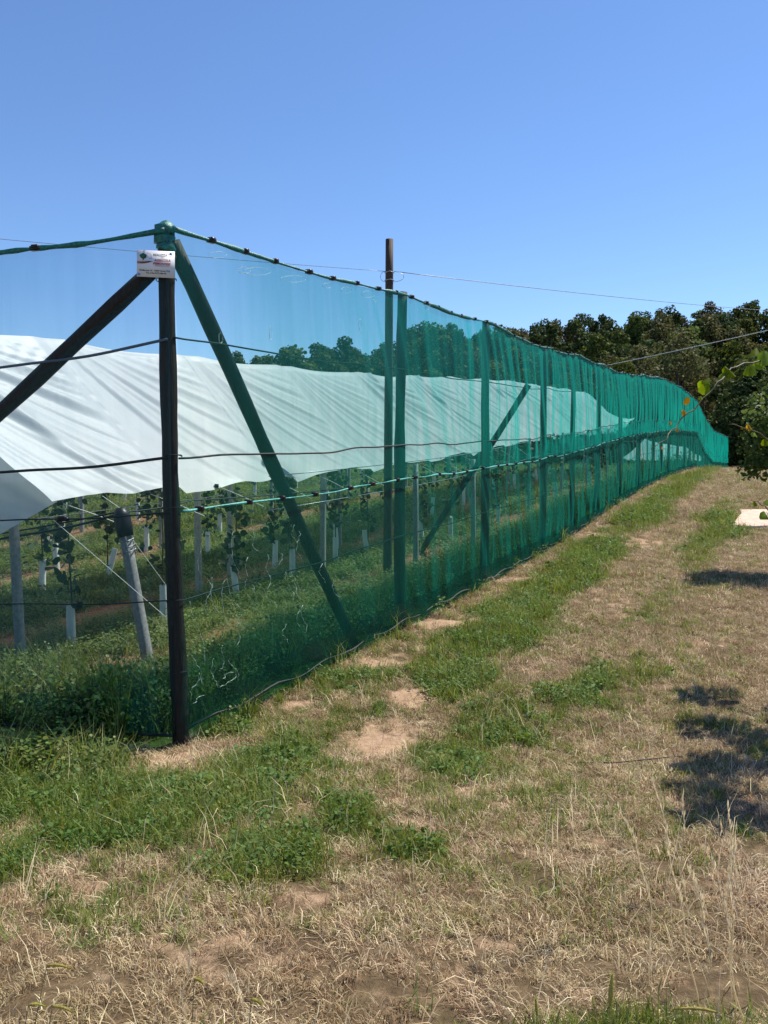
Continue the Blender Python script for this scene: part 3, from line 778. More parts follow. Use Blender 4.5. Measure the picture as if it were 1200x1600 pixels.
concrete_post(b_, t_.z - b_[2] + .05, 'leaning concrete end post with a black cap and wire bindings', (dx * math.cos(R(26.6)), dx * math.sin(R(26.6))), .105, True)
b_ = hit(34, 1040); t_ = at(21, 836, b_[1])
concrete_post(b_, t_.z - b_[2] + .35, 'grey concrete post at the far left under the film edge', ((t_.x - b_[0]) * .9, (t_.x - b_[0]) * .44), .088)
specs = [(311,935,'concrete post just right of the dark corner post'), (504,905,'concrete post just right of the slanting fence brace'), (650,892,'concrete post right of the second fence post'), (740,868,'concrete post just left of the third fence post')]
for px, py, lb in specs:
    p = hit(px, py); concrete_post(p, 1.95, lb, (random.uniform(-.03, .03), 0), .085)
rows = [(1.95, 19, 44, 3.2, 'row nearest the side net'), (4.0, 13.5, 44, 3.4, 'second row from the side net'), (7.2, 13, 42, 3.6, 'third row from the side net'), (10.4, 15, 42, 3.8, 'fourth row from the side net'), (13.6, 19, 40, 3.8, 'fifth row from the side net')]
ROWW = []
for L, ya, yb_, stp, nm in rows:
    i = 0; y = ya
    while y < yb_:
        x = wall_x(y) - 1.118 * L
        if x / y > -.56:
            p = O3(y, L, 0); p[2] = float(gz(p[0], p[1]))
            concrete_post(p, 2.0 + .05 * random.random(), f'{ordinal(i)} slim concrete post up the {nm}', (random.uniform(-.06, .06), 0), .065 if i % 2 else .08); i += 1
        y += stp
    for h in (1.92, 1.45):
        ys = np.arange(max(8.6, ya - 8 if L < 5 else ya), yb_ + 2, 1.5); P = O3(ys, L, h); b = MB(); b.tube(P - P[0], .006 if h < 1.9 else .008, 4)
        tag(b.build('trellis_wire', M['wire'], None, True, P[0]), f'{"top" if h > 1.9 else "lower"} grey trellis wire along the {nm}', 'wire', 'trellis wires of the vine rows')
# dark pipes at the near end of the rows, tied to the capped post
capz = at(196, 800, hit(238, 1038)[1]); cy_ = capz.y
wire('irrigation_pipe', [at(-160, 862, 8.6), at(20, 838, 8.7), (capz.x, capz.y, capz.z)], .014, 'rope', 'black pipe running left from the capped leaning post', 'pipe', sag=.03)
wire('irrigation_pipe', [at(-120, 850, 8.9), (capz.x, capz.y + .05, capz.z + .02)], .010, 'rope', 'thin black line above the pipe left of the capped post', 'pipe', sag=.03)
wire('irrigation_pipe', [(capz.x, capz.y, capz.z), at(300, 782, 9.6), at(560, 760, 14)], .009, 'rope', 'thin black line running right from the capped leaning post', 'pipe', sag=.02)
wire('tie_wire', [at(78, 808, 8.6), at(260, 965, 8.0)], .003, 'wire_pale', 'pale string slanting down from the film corner across the capped post', 'string', sag=.0)
wire('tie_wire', [at(205, 840, cy_), at(262, 918, 8.6)], .0025, 'wire_pale', 'pale string going down right from the bindings of the capped post', 'string', sag=.0)
wire('tie_wire', [at(160, 775, 8.9), (capz.x, capz.y, capz.z)], .004, 'wire_pale', 'short pale string from the film hook to the black cap', 'string', sag=.0)

# ------------------------------------------------------------------ young vines with guard tubes
def leaf_cards(centers, nrm, size, bend=.25, jitter=.35):
    """broad leaf polygons (6-gon, folded) -> (n*6,3)"""
    n = len(centers)
    sz = size * (1 + jitter * (rng.random(n) * 2 - 1))
    nr = nrm / (np.linalg.norm(nrm, axis=1, keepdims=True) + 1e-9)
    a_ = np.cross(nr, rng.normal(size=(n, 3))); a_ /= np.linalg.norm(a_, axis=1, keepdims=True) + 1e-9
    b_ = np.cross(nr, a_)
    shp = np.array([(0, -.5), (.42, -.28), (.46, .12), (0, .62), (-.46, .12), (-.42, -.28)])
    out = np.zeros((n, 6, 3))
    for k, (u, v) in enumerate(shp):
        out[:, k] = centers + (a_ * u + b_ * v) * sz[:, None] - nr * (abs(u) * bend * sz)[:, None]
    return out.reshape(-1, 3)
def vine_mesh(h0, h1, n, w, size):
    t = rng.random(n); c = np.stack([rng.normal(0, w, n), rng.normal(0, w, n), h0 + (h1 - h0) * t], 1)
    c[:, 0] += .06 * np.sin(t * 9); nr = rng.normal(size=(n, 3)); nr[:, 2] += .6
    return quads_mesh('leaves', leaf_cards(c, nr, size), M['leaf_vine'], 6)
vm = [vine_mesh(.5, 1.95, 80, .09, .105), vine_mesh(.45, 1.95, 95, .12, .10), vine_mesh(.55, 1.9, 70, .08, .11), vine_mesh(.8, 1.98, 70, .13, .10)]
sm = MB().tube([(0, 0, 0), (.02, .01, .6), (-.01, 0, 1.2), (.01, 0, 1.95)], [.012, .011, .009, .006], 6).mesh('stem', M['stem'], True)
gt = MB().tube([(0, 0, -.03), (0, 0, .25), (0, 0, .52)], [.052, .050, .048], 12, cap=False).mesh('tube', M['guard'], True)
def vine(p, k, lb, lg, tilt=0.0, guard=True, s=1.0, gs=1.0):
    v = empty('young_vine', tuple(p), lb, 'vine', 'young vines trained up to the wires', random.uniform(0, 6))
    v.scale = (s, s, s); link('stem', sm, v); link('leaves', vm[k % 4], v)
    if guard:
        o = link('guard_tube', gt, None, p); o.rotation_euler = (0, tilt, 0); o.scale = (gs, gs, gs); tag(o, lg, 'guard tube', 'pale guard tubes round the vine stems')
vs = [(112,1015,'young vine with drooping leaves between the nearest concrete posts',0,1.0),(66,925,'young vine right behind the far left concrete post',.05,1.0),(168,902,'young vine left of the capped leaning post',.28,.95),
 (256,975,'young vine hidden partly by the dark corner post',0,.95),(325,872,'young vine right of the corner post beyond the first bay',0,.9),(370,935,'young vine in the middle of the first net bay',-.1,1.0),
 (457,905,'young vine left of the slanting fence brace',0,1.0),(524,882,'young vine right of the slanting fence brace',0,1.0),(574,868,'young vine left of the tall pole foot',-.12,1.0),(660,848,'young vine with pale tube right of the second fence post',-.1,.9),
 (704,845,'young vine near the foot of the inner brace',0,.9)]
for i, (px, py, lb, tl, s_) in enumerate(vs):
    p = hit(px, py); vine(p, i, lb, lb.replace('young vine', 'pale guard tube of the vine', 1), tl, True, s_)
for L, ya, yb_, stp, nm in rows:
    i = 0; y = ya + 1.1
    while y < min(yb_, 34) and i < 11:
        x = wall_x(y) - 1.118 * L
        if x / y > -.5:
            p = O3(y, L + random.uniform(-.1, .1), 0); p[2] = float(gz(p[0], p[1]))
            vine(p, i + int(L), f'{ordinal(i)} leafy young vine up the {nm}', f'{ordinal(i)} pale guard tube up the {nm}', random.uniform(-.1, .1)); i += 1
        y += 2.2

# ------------------------------------------------------------------ trees
def crown_pts(blobs_, n, fill_=.35):
    r3 = np.array([b[3] ** 2 for b in blobs_]); r3 = r3 / r3.sum()
    k = rng.choice(len(blobs_), n, p=r3); B = np.array([b[:3] for b in blobs_])[k]; Rr = np.array([b[3] for b in blobs_])[k]
    d = rng.normal(size=(n, 3)); d /= np.linalg.norm(d, axis=1, keepdims=True)
    rad = Rr * np.where(rng.random(n) < fill_, rng.random(n) ** .5, .85 + .2 * rng.random(n))
    lump = 1 + .18 * np.sin(d[:, 0] * 7 + B[:, 0]) * np.sin(d[:, 2] * 6 + B[:, 1])
    c = B + d * (rad * lump)[:, None] * np.array([1, 1, .85])
    return c, d
def tree_meshes(h, w, n, size, mat, low=.15, nb=16, fill_=.35, trunk=True):
    bl = []
    for i in range(nb):
        t = low + (1 - low) * (i + .5) / nb
        rr = w * math.sin(math.pi * min(.97, (.12 + .83 * (t - low) / (1 - low)))) ** .7
        a_ = random.random() * 6.28; q = rr * random.uniform(.35, .75)
        r_ = w * random.uniform(.30, .48) * (1 if t < .85 else .75)
        bl.append((q * math.cos(a_), q * math.sin(a_), h * t - r_ * .3, r_))
    c, d = crown_pts(bl, n, fill_)
    nr = d * .8 + rng.normal(size=d.shape) * .7 + np.array([0, 0, .35])
    cm = quads_mesh('crown', leaf_cards(c, nr, size, .2, .45), M[mat], 6)
    b = MB(); b.tube([(0, 0, -.5), (.1, 0, h * .3), (.15, .1, h * .62), (.1, .1, h * .9)], [h * .022, h * .017, h * .010, h * .003], 8)
    for bb in bl[::2]:
        z0 = max(h * .15, bb[2] * .6); b.tube([(.1, .05, z0), (bb[0] * .5, bb[1] * .5, (z0 + bb[2]) / 2 + .2), (bb[0], bb[1], bb[2])], [h * .009, h * .006, h * .002], 5)
    return cm, b.mesh('trunk', M['bark'], True)
def tree(name, p, cm, tm, sc, label, group=None, rz=None):
    o = empty(name, tuple(p), label, 'tree', group, random.uniform(0, 6.28) if rz is None else rz); o.scale = sc
    link('trunk', tm, o); link('crown', cm, o); return o
far_kinds = [tree_meshes(15, 4.2, 4200, .40, 'leaf_dark', .05), tree_meshes(13, 4.6, 4200, .40, 'leaf_dark', .05, 20), tree_meshes(16, 3.8, 4200, .40, 'leaf_mid', .06, 18), tree_meshes(12, 4.2, 4000, .40, 'leaf_dark', .05, 14), tree_meshes(14, 4.0, 4200, .40, 'leaf_brown', .05, 22)]
sil = [(-80,650),(200,600),(330,560),(367,551),(450,545),(500,538),(600,530),(628,524),(652,510),(700,510),(757,513),(800,508),(850,503),(900,499),(960,482),(1000,492),(1050,483),(1120,474),(1200,462),(1350,440)]
cnt = 0
rs = random.Random(3)
for yr in (204, 192, 180, 168, 156, 145, 134, 124, 115):
    x = -.22 * yr
    while x < .58 * yr and cnt < 275:
        xx = x + rs.uniform(-1.5, 1.5); yy = yr + rs.uniform(-4, 4)
        px = 600 + FPX * xx / yy
        topmax = (float(np.interp(px, [s[0] for s in sil], [el(s[1]) for s in sil]))) * yy + EYE
        g = float(gz(xx, yy)); k = rs.randrange(5); hh = (15, 13, 16, 12, 14)[k]
        sc_ = min(1.25, max(.35, (topmax - g) * rs.uniform(.80, 1.08) / hh)) if yr > 185 else rs.uniform(.8, 1.05) * min(1.1, max(.4, (topmax - g) * .97 / hh))
        if px > 330 or rs.random() < .35:
            lb = ['dark green broadleaf tree in the wood on the hillside', 'dark rounded broadleaf tree in the hillside wood', 'taller mid green tree in the hillside wood', 'low dark tree in the hillside wood', 'bushy olive brown tree in the hillside wood'][k]
            tree('broadleaf_tree', (xx, yy, g), far_kinds[k][0], far_kinds[k][1], (sc_ * rs.uniform(.9, 1.15), sc_ * rs.uniform(.9, 1.15), sc_), lb, 'trees of the hillside wood'); cnt += 1
        x += rs.uniform(4.6, 7.0) * yr / 160
# nearer distinct trees at the end of the track
nd = tree_meshes(13, 4.2, 9000, .30, 'leaf_dark', .02, 26, .3)
nb_ = tree_meshes(16, 4.4, 5200, .26, 'leaf_brown', .25, 26, .7)
nm_ = tree_meshes(13, 4.0, 6500, .30, 'leaf_mid', .05, 24)
def T(px, y, h, meshes, hh, lb, w=1.0, name='broadleaf_tree'):
    x = (px - 600) / FPX * y; g = float(gz(x, y)); s = h / hh
    tree(name, (x, y, g), meshes[0], meshes[1], (s * w, s * w, s), lb)
T(1052, 97, 17.8, nb_, 16, 'tall olive brown tree with dark open branches behind the net top')
T(1005, 103, 15.5, nb_, 16, 'brownish thin leaved tree left of the tall open branched one')
T(968, 99, 14.5, nm_, 13, 'green tree showing above the lowest dip of the net top', .9)
T(935, 104, 13.5, nd, 13, 'dark tree just above the middle of the net top')
T(1098, 104, 13.5, nb_, 16, 'small olive tree right of the tall open branched one', 1.0)
T(1130, 88, 11.0, nd, 13, 'dark bushy tree right above the far end of the net', 1.15)
T(1165, 80, 11.6, nd, 13, 'dark dense tree just right of the far end of the net', 1.2)
T(1215, 84, 15.0, nm_, 13, 'mid green tree at the right edge above the dark trees', 1.1)
T(1208, 74, 9.5, nd, 13, 'low dark tree at the right edge behind the crest of the track', 1.3)
T(1182, 92, 14.5, nd, 13, 'tall dark tree between the far net end and the right edge', 1.0)
T(1265, 76, 12, nd, 13, 'dark tree mostly beyond the right edge', 1.2)
T(1150, 76, 8.0, nd, 13, 'short dark bush closing the track beside the net end', 1.0)

# trees beside the track on the right: their crowns throw the shade patches
def side_tree(p, blobs_, n, size, mat, label, trunk_pts, name='fruit_tree'):
    o = empty(name, tuple(p), label, 'tree')
    c, d = crown_pts(blobs_, n, .6); nr = rng.normal(size=c.shape) + np.array([0, 0, .5])
    link('crown', quads_mesh('crown', leaf_cards(c, nr, size, .25, .35), M[mat], 6), o)
    b = MB(); b.tube(trunk_pts, np.linspace(.08, .03, len(trunk_pts)), 9, wob=.1)
    top = trunk_pts[-1]
    for bb in blobs_: b.tube([top, ((top[0] + bb[0]) / 2, (top[1] + bb[1]) / 2, (top[2] + bb[2]) / 2 + .1), bb[:3]], [.03, .018, .006], 6)
    b.build('trunk', M['bark'], o, True); return o
def gp(x, y): return (x, y, float(gz(x, y)))
st1 = side_tree(gp(5.4, 7.2), [(-.95, -1.0, 2.6, .42), (-1.3, -.3, 2.9, .35), (-.3, .2, 3.1, .7), (-1.1, .6, 2.7, .38), (.5, -.2, 3.2, .8), (-.2, -1.1, 3.3, .5), (-.9, -1.9, 2.9, .34), (.3, .9, 2.9, .7), (-.9, 1.5, 2.7, .3), (-1.9, -1.5, 3.0, .36), (-1.85, -1.0, 2.9, .3), (-1.7, -2.6, 3.1, .34), (-1.6, -.5, 2.8, .3)],
    6500, .085, 'leaf_light', 'leafy tree beside the track reaching in from the right edge', [(0, 0, -.1), (.05, 0, .8), (-.05, 0, 1.6), (-.1, -.1, 2.2)])
st2 = side_tree(gp(7.78, 14.6), [(-.75, -.1, 2.3, .55), (-.45, .2, 2.9, .6), (-1.05, -.3, 2.7, .35), (0, -.1, 3.1, .7), (-1.0, 0, 1.85, .28), (-.3, -.5, 2.0, .5)],
    5000, .065, 'leaf_light', 'small leaved bush leaning in at the right edge above the track', [(0, 0, -.1), (.05, 0, .9), (-.1, 0, 1.7)], 'side_bush')
st3 = side_tree(gp(12.4, 21.6), [(-.7, -.1, 1.6, .8), (-.2, .4, 2.2, .9), (.3, -.3, 1.8, .9), (-1.0, -.6, .9, .5)],
    2600, .08, 'leaf_mid', 'shrub behind the sandstone slab at the right edge', [(0, 0, -.1), (.05, 0, .6), (0, 0, 1.2)], 'side_bush')
# leafy shoots that reach into the picture
def shoot(root, pts, leaves, r0=.0045, name='branch'):
    org = np.array(root.location); P = [np.array(at(*p)) for p in pts]
    Q = []
    for i in range(len(P) - 1):
        for t in np.linspace(0, 1, 5)[:-1]: Q.append(P[i] + (P[i + 1] - P[i]) * t)
    Q.append(P[-1]); b = MB(); b.tube([q - org + np.array([random.gauss(0, .006), 0, random.gauss(0, .006)]) for q in Q], np.linspace(r0, .0018, len(Q)), 6)
    br = b.build(name, M['stem'], root, True)
    for (px, py, y, s, mt) in leaves:
        c = np.array(at(px, py, y)) - org; n = np.array([random.uniform(-.5, .5), -1.0, random.uniform(.1, 1.2)]); n /= np.linalg.norm(n)
        a_ = np.cross(n, np.array([random.uniform(-.6, .6), .2, 1.0])); a_ /= np.linalg.norm(a_); bq = np.cross(n, a_)
        out = []; fat = random.uniform(.5, .7) if mt == 'leaf_yellow' else random.uniform(.75, 1)
        for t in np.linspace(0, 2 * math.pi, 15)[:-1]:
            rr = .5 * (1 - .18 * math.sin(t) + .10 * abs(math.cos(t)) - (.22 if abs(t - math.pi / 2) < .2 else 0)) * (1 + .08 * math.sin(5 * t + px))
            u, v = rr * math.cos(t) * fat, -rr * 1.05 * math.sin(t); out.append(c + s * (a_ * u + bq * v) - n * s * 1.0 * abs(u))
        V = [c] + out; Fc = [[0, i + 1, (i + 1) % 14 + 1] for i in range(14)]
        lf = MB(); lf.add(V, Fc); o = lf.build('leaf', M[mt], br)
shoot(st1, [(1330, 540, 4.4), (1200, 562, 3.9), (1150, 573, 3.75), (1120, 600, 3.65), (1092, 632, 3.6), (1062, 662, 3.55), (1045, 680, 3.5), (1019, 703, 3.45)],
    [(1196, 556, 3.85, .085, 'leaf_big'), (1188, 566, 3.9, .06, 'leaf_big'), (1172, 576, 3.78, .06, 'leaf_big'), (1140, 578, 3.7, .065, 'leaf_big'), (1131, 585, 3.7, .04, 'leaf_big'), (1102, 606, 3.65, .05, 'leaf_big'), (1098, 599, 3.7, .04, 'leaf_big'), (1108, 594, 3.66, .035, 'leaf_big'),
     (1073, 625, 3.6, .036, 'leaf_yellow'), (1068, 644, 3.57, .032, 'leaf_yellow'), (1047, 660, 3.55, .022, 'leaf_yellow'), (1058, 671, 3.52, .02, 'leaf_yellow'), (1035, 699, 3.5, .022, 'leaf_yellow'), (1095, 621, 3.6, .02, 'leaf_big'), (1180, 548, 3.9, .05, 'leaf_big')])
shoot(st1, [(1330, 720, 4.6), (1200, 688, 4.4), (1176, 672, 4.3), (1139, 662, 4.25)],
    [(1170, 667, 4.28, .035, 'leaf_yellow'), (1180, 677, 4.3, .035, 'leaf_big'), (1160, 668, 4.28, .022, 'leaf_yellow'), (1196, 690, 4.38, .04, 'leaf_big')], .005)
shoot(st1, [(1330, 830, 4.2), (1200, 796, 4.0), (1178, 782, 3.95)],
    [(1181, 786, 3.96, .028, 'leaf_big'), (1197, 803, 4.0, .05, 'leaf_big'), (1203, 784, 4.0, .04, 'leaf_big')], .004)

# ------------------------------------------------------------------ sandstone slab
c = hit(1190, 812)
cor = [hit(1160, 798), hit(1250, 797), hit(1270, 824), hit(1143, 824)]
b = MB(); top = []
for i in range(4):
    a_, d_ = cor[i], cor[(i + 1) % 4]
    for t in np.linspace(0, 1, 5)[:-1]: top.append(a_ + (d_ - a_) * t + np.array([random.uniform(-.05, .05), random.uniform(-.08, .08), 0]))
zz = max(p[2] for p in cor) + .05
V = [(p[0] - c[0], p[1] - c[1], float(gz(p[0], p[1], False)) + .05 - c[2]) for p in top] + [((p[0] - c[0]) * 1.02, (p[1] - c[1]) * 1.02, -.25) for p in top]
n = len(top); b.add(V, [list(range(n))] + [[i, i + n, (i + 1) % n + n, (i + 1) % n] for i in range(n)])
o = b.build('stone_slab', M['stone'], None, False, c); tag(o, 'flat pinkish sandstone slab lying in the grass at the right edge', 'slab')
md = o.modifiers.new('bev', 'BEVEL'); md.width = .015; md.segments = 2

# ------------------------------------------------------------------ grass, straw and weeds
def blades(n, hmin, hmax, w, spread, lean, name, mat, curl=.5, radius=.04):
    V = []; Fc = []; k = 0
    b = MB()
    for i in range(n):
        a_ = random.random() * 6.28; r_ = radius * math.sqrt(random.random()); x, y = r_ * math.cos(random.random() * 6.28), r_ * math.sin(random.random() * 6.28)
        h = random.uniform(hmin, hmax); ln = abs(random.gauss(0, lean)) + spread; d = np.array([math.cos(a_), math.sin(a_), 0])
        s = np.array([-math.sin(a_), math.cos(a_), 0]) * w * random.uniform(.6, 1.2) / 2
        th = min(1.45, ln); p0 = np.array([x, y, -.01]); pts = [p0]; ang = th * .5
        for q in range(2):
            dirv = d * math.sin(ang) + np.array([0, 0, math.cos(ang)]); pts.append(pts[-1] + dirv * h / 2); ang = min(1.75, ang + curl * random.random() + th * .5)
        V = [pts[0] - s, pts[0] + s, pts[1] + s * .8, pts[1] - s * .8, pts[2]]
        b.add(V, [[0, 1, 2, 3], [3, 2, 4]])
    return b.mesh(name, M[mat])
def clover(n, size, mat, h=.05, radius=.07):
    c = np.stack([rng.normal(0, radius * .6, n), rng.normal(0, radius * .6, n), h * (.3 + rng.random(n))], 1)
    nr = rng.normal(size=(n, 3)) * .45 + np.array([0, 0, 1])
    return quads_mesh('weed', leaf_cards(c, nr, size, .2, .4), M[mat], 6)
def scatter(name, label, protos, P, rot, scale, var):
    me = bpy.data.meshes.new(name); me.vertices.add(len(P)); me.vertices.foreach_set('co', P.astype(np.float32).ravel())
    for nm, ty, dat, key in (('rot', 'FLOAT_VECTOR', rot, 'vector'), ('siz', 'FLOAT_VECTOR', scale, 'vector'), ('var', 'INT', var, 'value')):
        a_ = me.attributes.new(nm, ty, 'POINT'); a_.data.foreach_set(key, np.ascontiguousarray(dat, dtype=np.int32 if ty == 'INT' else np.float32).ravel())
    o = link(name, me); tag(o, label, None, None, 'stuff')
    ng = bpy.data.node_groups.new(name, 'GeometryNodeTree')
    ng.interface.new_socket('Geometry', in_out='INPUT', socket_type='NodeSocketGeometry'); ng.interface.new_socket('Geometry', in_out='OUTPUT', socket_type='NodeSocketGeometry')
    N = ng.nodes; gi = N.new('NodeGroupInput'); go = N.new('NodeGroupOutput'); jo = N.new('GeometryNodeJoinGeometry')
    def na(nm, ty):
        q = N.new('GeometryNodeInputNamedAttribute'); q.data_type = ty; q.inputs['Name'].default_value = nm; return q.outputs['Attribute']
    ar, asz, av = na('rot', 'FLOAT_VECTOR'), na('siz', 'FLOAT_VECTOR'), na('var', 'INT')
    for i, pm in enumerate(protos):
        po = bpy.data.objects.new(name + '_tuft', pm)
        oi = N.new('GeometryNodeObjectInfo'); oi.inputs['Object'].default_value = po
        cmp = N.new('FunctionNodeCompare'); cmp.data_type = 'INT'; cmp.operation = 'EQUAL'
        ng.links.new(av, cmp.inputs[2]); cmp.inputs[3].default_value = i
        ip = N.new('GeometryNodeInstanceOnPoints')
        ng.links.new(gi.outputs[0], ip.inputs['Points']); ng.links.new(cmp.outputs[0], ip.inputs['Selection'])
        ng.links.new(oi.outputs['Geometry'], ip.inputs['Instance']); ng.links.new(ar, ip.inputs['Rotation']); ng.links.new(asz, ip.inputs['Scale'])
        ng.links.new(ip.outputs[0], jo.inputs[0])
    ng.links.new(jo.outputs[0], go.inputs[0])
    md = o.modifiers.new('scatter', 'NODES'); md.node_group = ng
    return o
def sample(bands, wl=-.56, wr=.56, pad=.6):
    out = []
    for y0, y1, den, sc in bands:
        ar = (y1 - y0) * ((y0 + y1) / 2 * (wr - wl) + 2 * pad); n = int(ar * den)
        y = rng.uniform(y0, y1, n); x = rng.uniform(0, 1, n) * ((wr - wl) * y + 2 * pad) + wl * y - pad
        out.append(np.stack([x, y, np.full(n, sc)], 1))
    return np.concatenate(out)
SLAB = cor
def clear(x, y):
    k = np.ones(len(x), bool)
    for i in range(4):
        a_, b_ = SLAB[i], SLAB[(i + 1) % 4]
        k &= ((b_[0] - a_[0]) * (y - a_[1]) - (b_[1] - a_[1]) * (x - a_[0])) < .02
    return ~k
def finish(S, sel, nvar, smin=.7, smax=1.3, tilt=.2, hmul=None):
    sel = sel & clear(S[:, 0], S[:, 1])
    if name_soft: sel = sel & (((S[:, 0] - A0[0]) / .55) ** 2 + ((S[:, 1] - A0[1] + .12) / .33) ** 2 > .6 + .8 * rng.random(len(S)))
    S = S[sel]; n = len(S); P = np.stack([S[:, 0], S[:, 1], gz(S[:, 0], S[:, 1])], 1)
    rot = np.stack([rng.normal(0, tilt, n), rng.normal(0, tilt, n), rng.uniform(0, 6.28, n)], 1)
    sc = S[:, 2] * rng.uniform(smin, smax, n); sc3 = np.stack([sc, sc, sc * (1 if hmul is None else hmul[sel])], 1)
    return P, rot, sc3, rng.integers(0, nvar, n)
name_soft = False
bands_out = [(1.0, 3, 900, .85), (3, 5, 700, .95), (5, 8, 480, 1.1), (8, 12, 240, 1.3), (12, 18, 130, 1.6), (18, 28, 60, 2.0), (28, 44, 28, 2.5)]
straw = [blades(22, .03, .075, .0034, .95, .35, 'straw', 'straw', .25, .06), blades(24, .025, .07, .0034, 1.2, .25, 'straw', 'straw', .1, .08), blades(20, .03, .06, .0034, .5, .5, 'straw', 'straw', .4, .035)]
S = sample(bands_out); X, Y = S[:, 0], S[:, 1]
out_ = ~inside(X, Y) & (X > wall_x(Y) - 9)
G_ = green(X, Y); B_ = bare(X, Y); rnd = rng.random(len(S))
scatter('dry_grass', 'pale dry mown grass lying over the track', straw, *finish(S, out_ & (rnd > G_ * .8) & (rnd > B_ * 1.2 - .05) & (fbm(X * 6, Y * 5, 91) > .30 + .08 * (Y < 4)), 3, tilt=.25, hmul=.5 + 1.1 * fbm(X * 2.1, Y * 2.1, 92)))
name_soft = True
gr = [blades(14, .04, .10, .0045, .15, .35, 'blade', 'grass', .5, .05), blades(12, .05, .13, .005, .3, .35, 'blade', 'grass', .7, .05), blades(16, .03, .07, .004, .3, .4, 'blade', 'grass', .5, .06)]
S = sample([(a_, b_, d * 1.5, s) for a_, b_, d, s in bands_out]); X, Y = S[:, 0], S[:, 1]
out_ = ~inside(X, Y); G_ = green(X, Y); rnd = rng.random(len(S))
scatter('green_grass', 'short green grass growing in patches on the track', gr, *finish(S, out_ & (rnd * .8 < np.maximum(G_ - .06, .16 * (X < wall_x(Y) + 4.6) * (Y > 3) * fbm(X * 2, Y * 2, 95) * 1.6) - .8 * bare(X, Y)), 3, hmul=.7 + .8 * G_))
wd = [clover(30, .016, 'weed'), clover(22, .021, 'weed', .06), clover(40, .012, 'weed', .04)]
S = sample([(a_, b_, d * .55, s) for a_, b_, d, s in bands_out[:6]]); X, Y = S[:, 0], S[:, 1]
G_ = green(X, Y); rnd = rng.random(len(S)); out_ = ~inside(X, Y)
scatter('low_weeds', 'low leafy green weeds spreading among the grass', wd, *finish(S, out_ & (Y > 2.7) & (rnd * .55 < (G_ - .5) * (.3 + vn(X * 1.5, Y * 1.5, 71)) * 1.3), 3))
# tall weeds within the netting
tw = [blades(24, .22, .55, .008, .1, .35, 'tall_weed', 'weed_in', .6, .10), blades(18, .12, .30, .011, .25, .4, 'tall_weed', 'weed_in', .8, .12), clover(80, .026, 'weed_in', .24, .15), clover(70, .022, 'weed_in', .14, .16)]
S = sample([(6, 9, 190, .95), (9, 13, 120, 1.0), (13, 20, 60, 1.15), (20, 30, 26, 1.5), (30, 44, 12, 1.9)], -.6, .5); X, Y = S[:, 0], S[:, 1]
L_ = rowdist(X, Y); ob = orchard_bare(X, Y); rnd = rng.random(len(S))
endf = np.clip(1.6 - np.abs((Y - A0[1]) + .215 * (X - A0[0])) / 1.0, 0, 1)
near = np.maximum(np.exp(-(L_ / .9) ** 2), endf)
hm = .42 + 1.1 * near * (.4 + vn(X * 1.4, Y * 1.4, 81)) 
scatter('orchard_weeds', 'tall green weeds and grass growing between the vine rows', tw, *finish(S, inside(X, Y) & (L_ > .30) & (rnd > ob * 1.15 - .5 * near), 4, hmul=hm))
name_soft = False
S = sample([(6, 9, 60, 1.2), (9, 14, 45, 1.3), (14, 22, 20, 1.8)], -.6, .4); X, Y = S[:, 0], S[:, 1]
ob = orchard_bare(X, Y); rnd = rng.random(len(S))
scatter('dead_grass', 'brown dead grass on the reddish soil under the vine rows', straw, *finish(S, inside(X, Y) & (rnd < .25 + ob), 3, tilt=.3))
name_soft = True
S = sample([(1.2, 4, 26, 1.0), (4, 9, 9, 1.2)]); X, Y = S[:, 0], S[:, 1]
scatter('loose_straws', 'long loose straws lying on the mown grass', [blades(3, .14, .26, .004, 1.1, .25, 'long_straw', 'straw', .3, .10), blades(2, .12, .3, .0035, .5, .5, 'long_straw', 'stalk', .5, .08)], *finish(S, ~inside(X, Y), 2, tilt=.2))
# lush tufts along the netting foot and at the lower left
S = sample([(4.6, 7.4, 120, 1.3), (7.4, 13, 60, 1.3), (13, 24, 20, 1.5)], -.6, .5); X, Y = S[:, 0], S[:, 1]
L_ = rowdist(X, Y); Ld = np.abs((Y - A0[1]) + .215 * (X - A0[0])); rnd = rng.random(len(S))
lush = np.where(X < A0[0] - .35, np.exp(-((Y - 5.7) / .35) ** 2) * (X < -1.9), 0); foot = np.exp(-((L_ + .10) / .12) ** 2) * (L_ < 0)
scatter('verge_grass', 'longer bright green grass at the foot of the netting', tw[:3], *finish(S, ~inside(X, Y) & (rnd < np.maximum(lush * .9, foot * .35)), 3, .5, .95, hmul=.7 + 0 * L_))
# green grass at the very front right
S = sample([(1.35, 2.1, 420, .62)], .05, .7, .2); X, Y = S[:, 0], S[:, 1]
scatter('front_grass', 'fresh green grass blades at the bottom right of the view', tw[:2] + gr[:2], *finish(S, (Y < 2.02 + .1 * vn(X * 5, Y * 2, 4)) & (rng.random(len(S)) < .6) & (X > .35), 4, .4, .8))

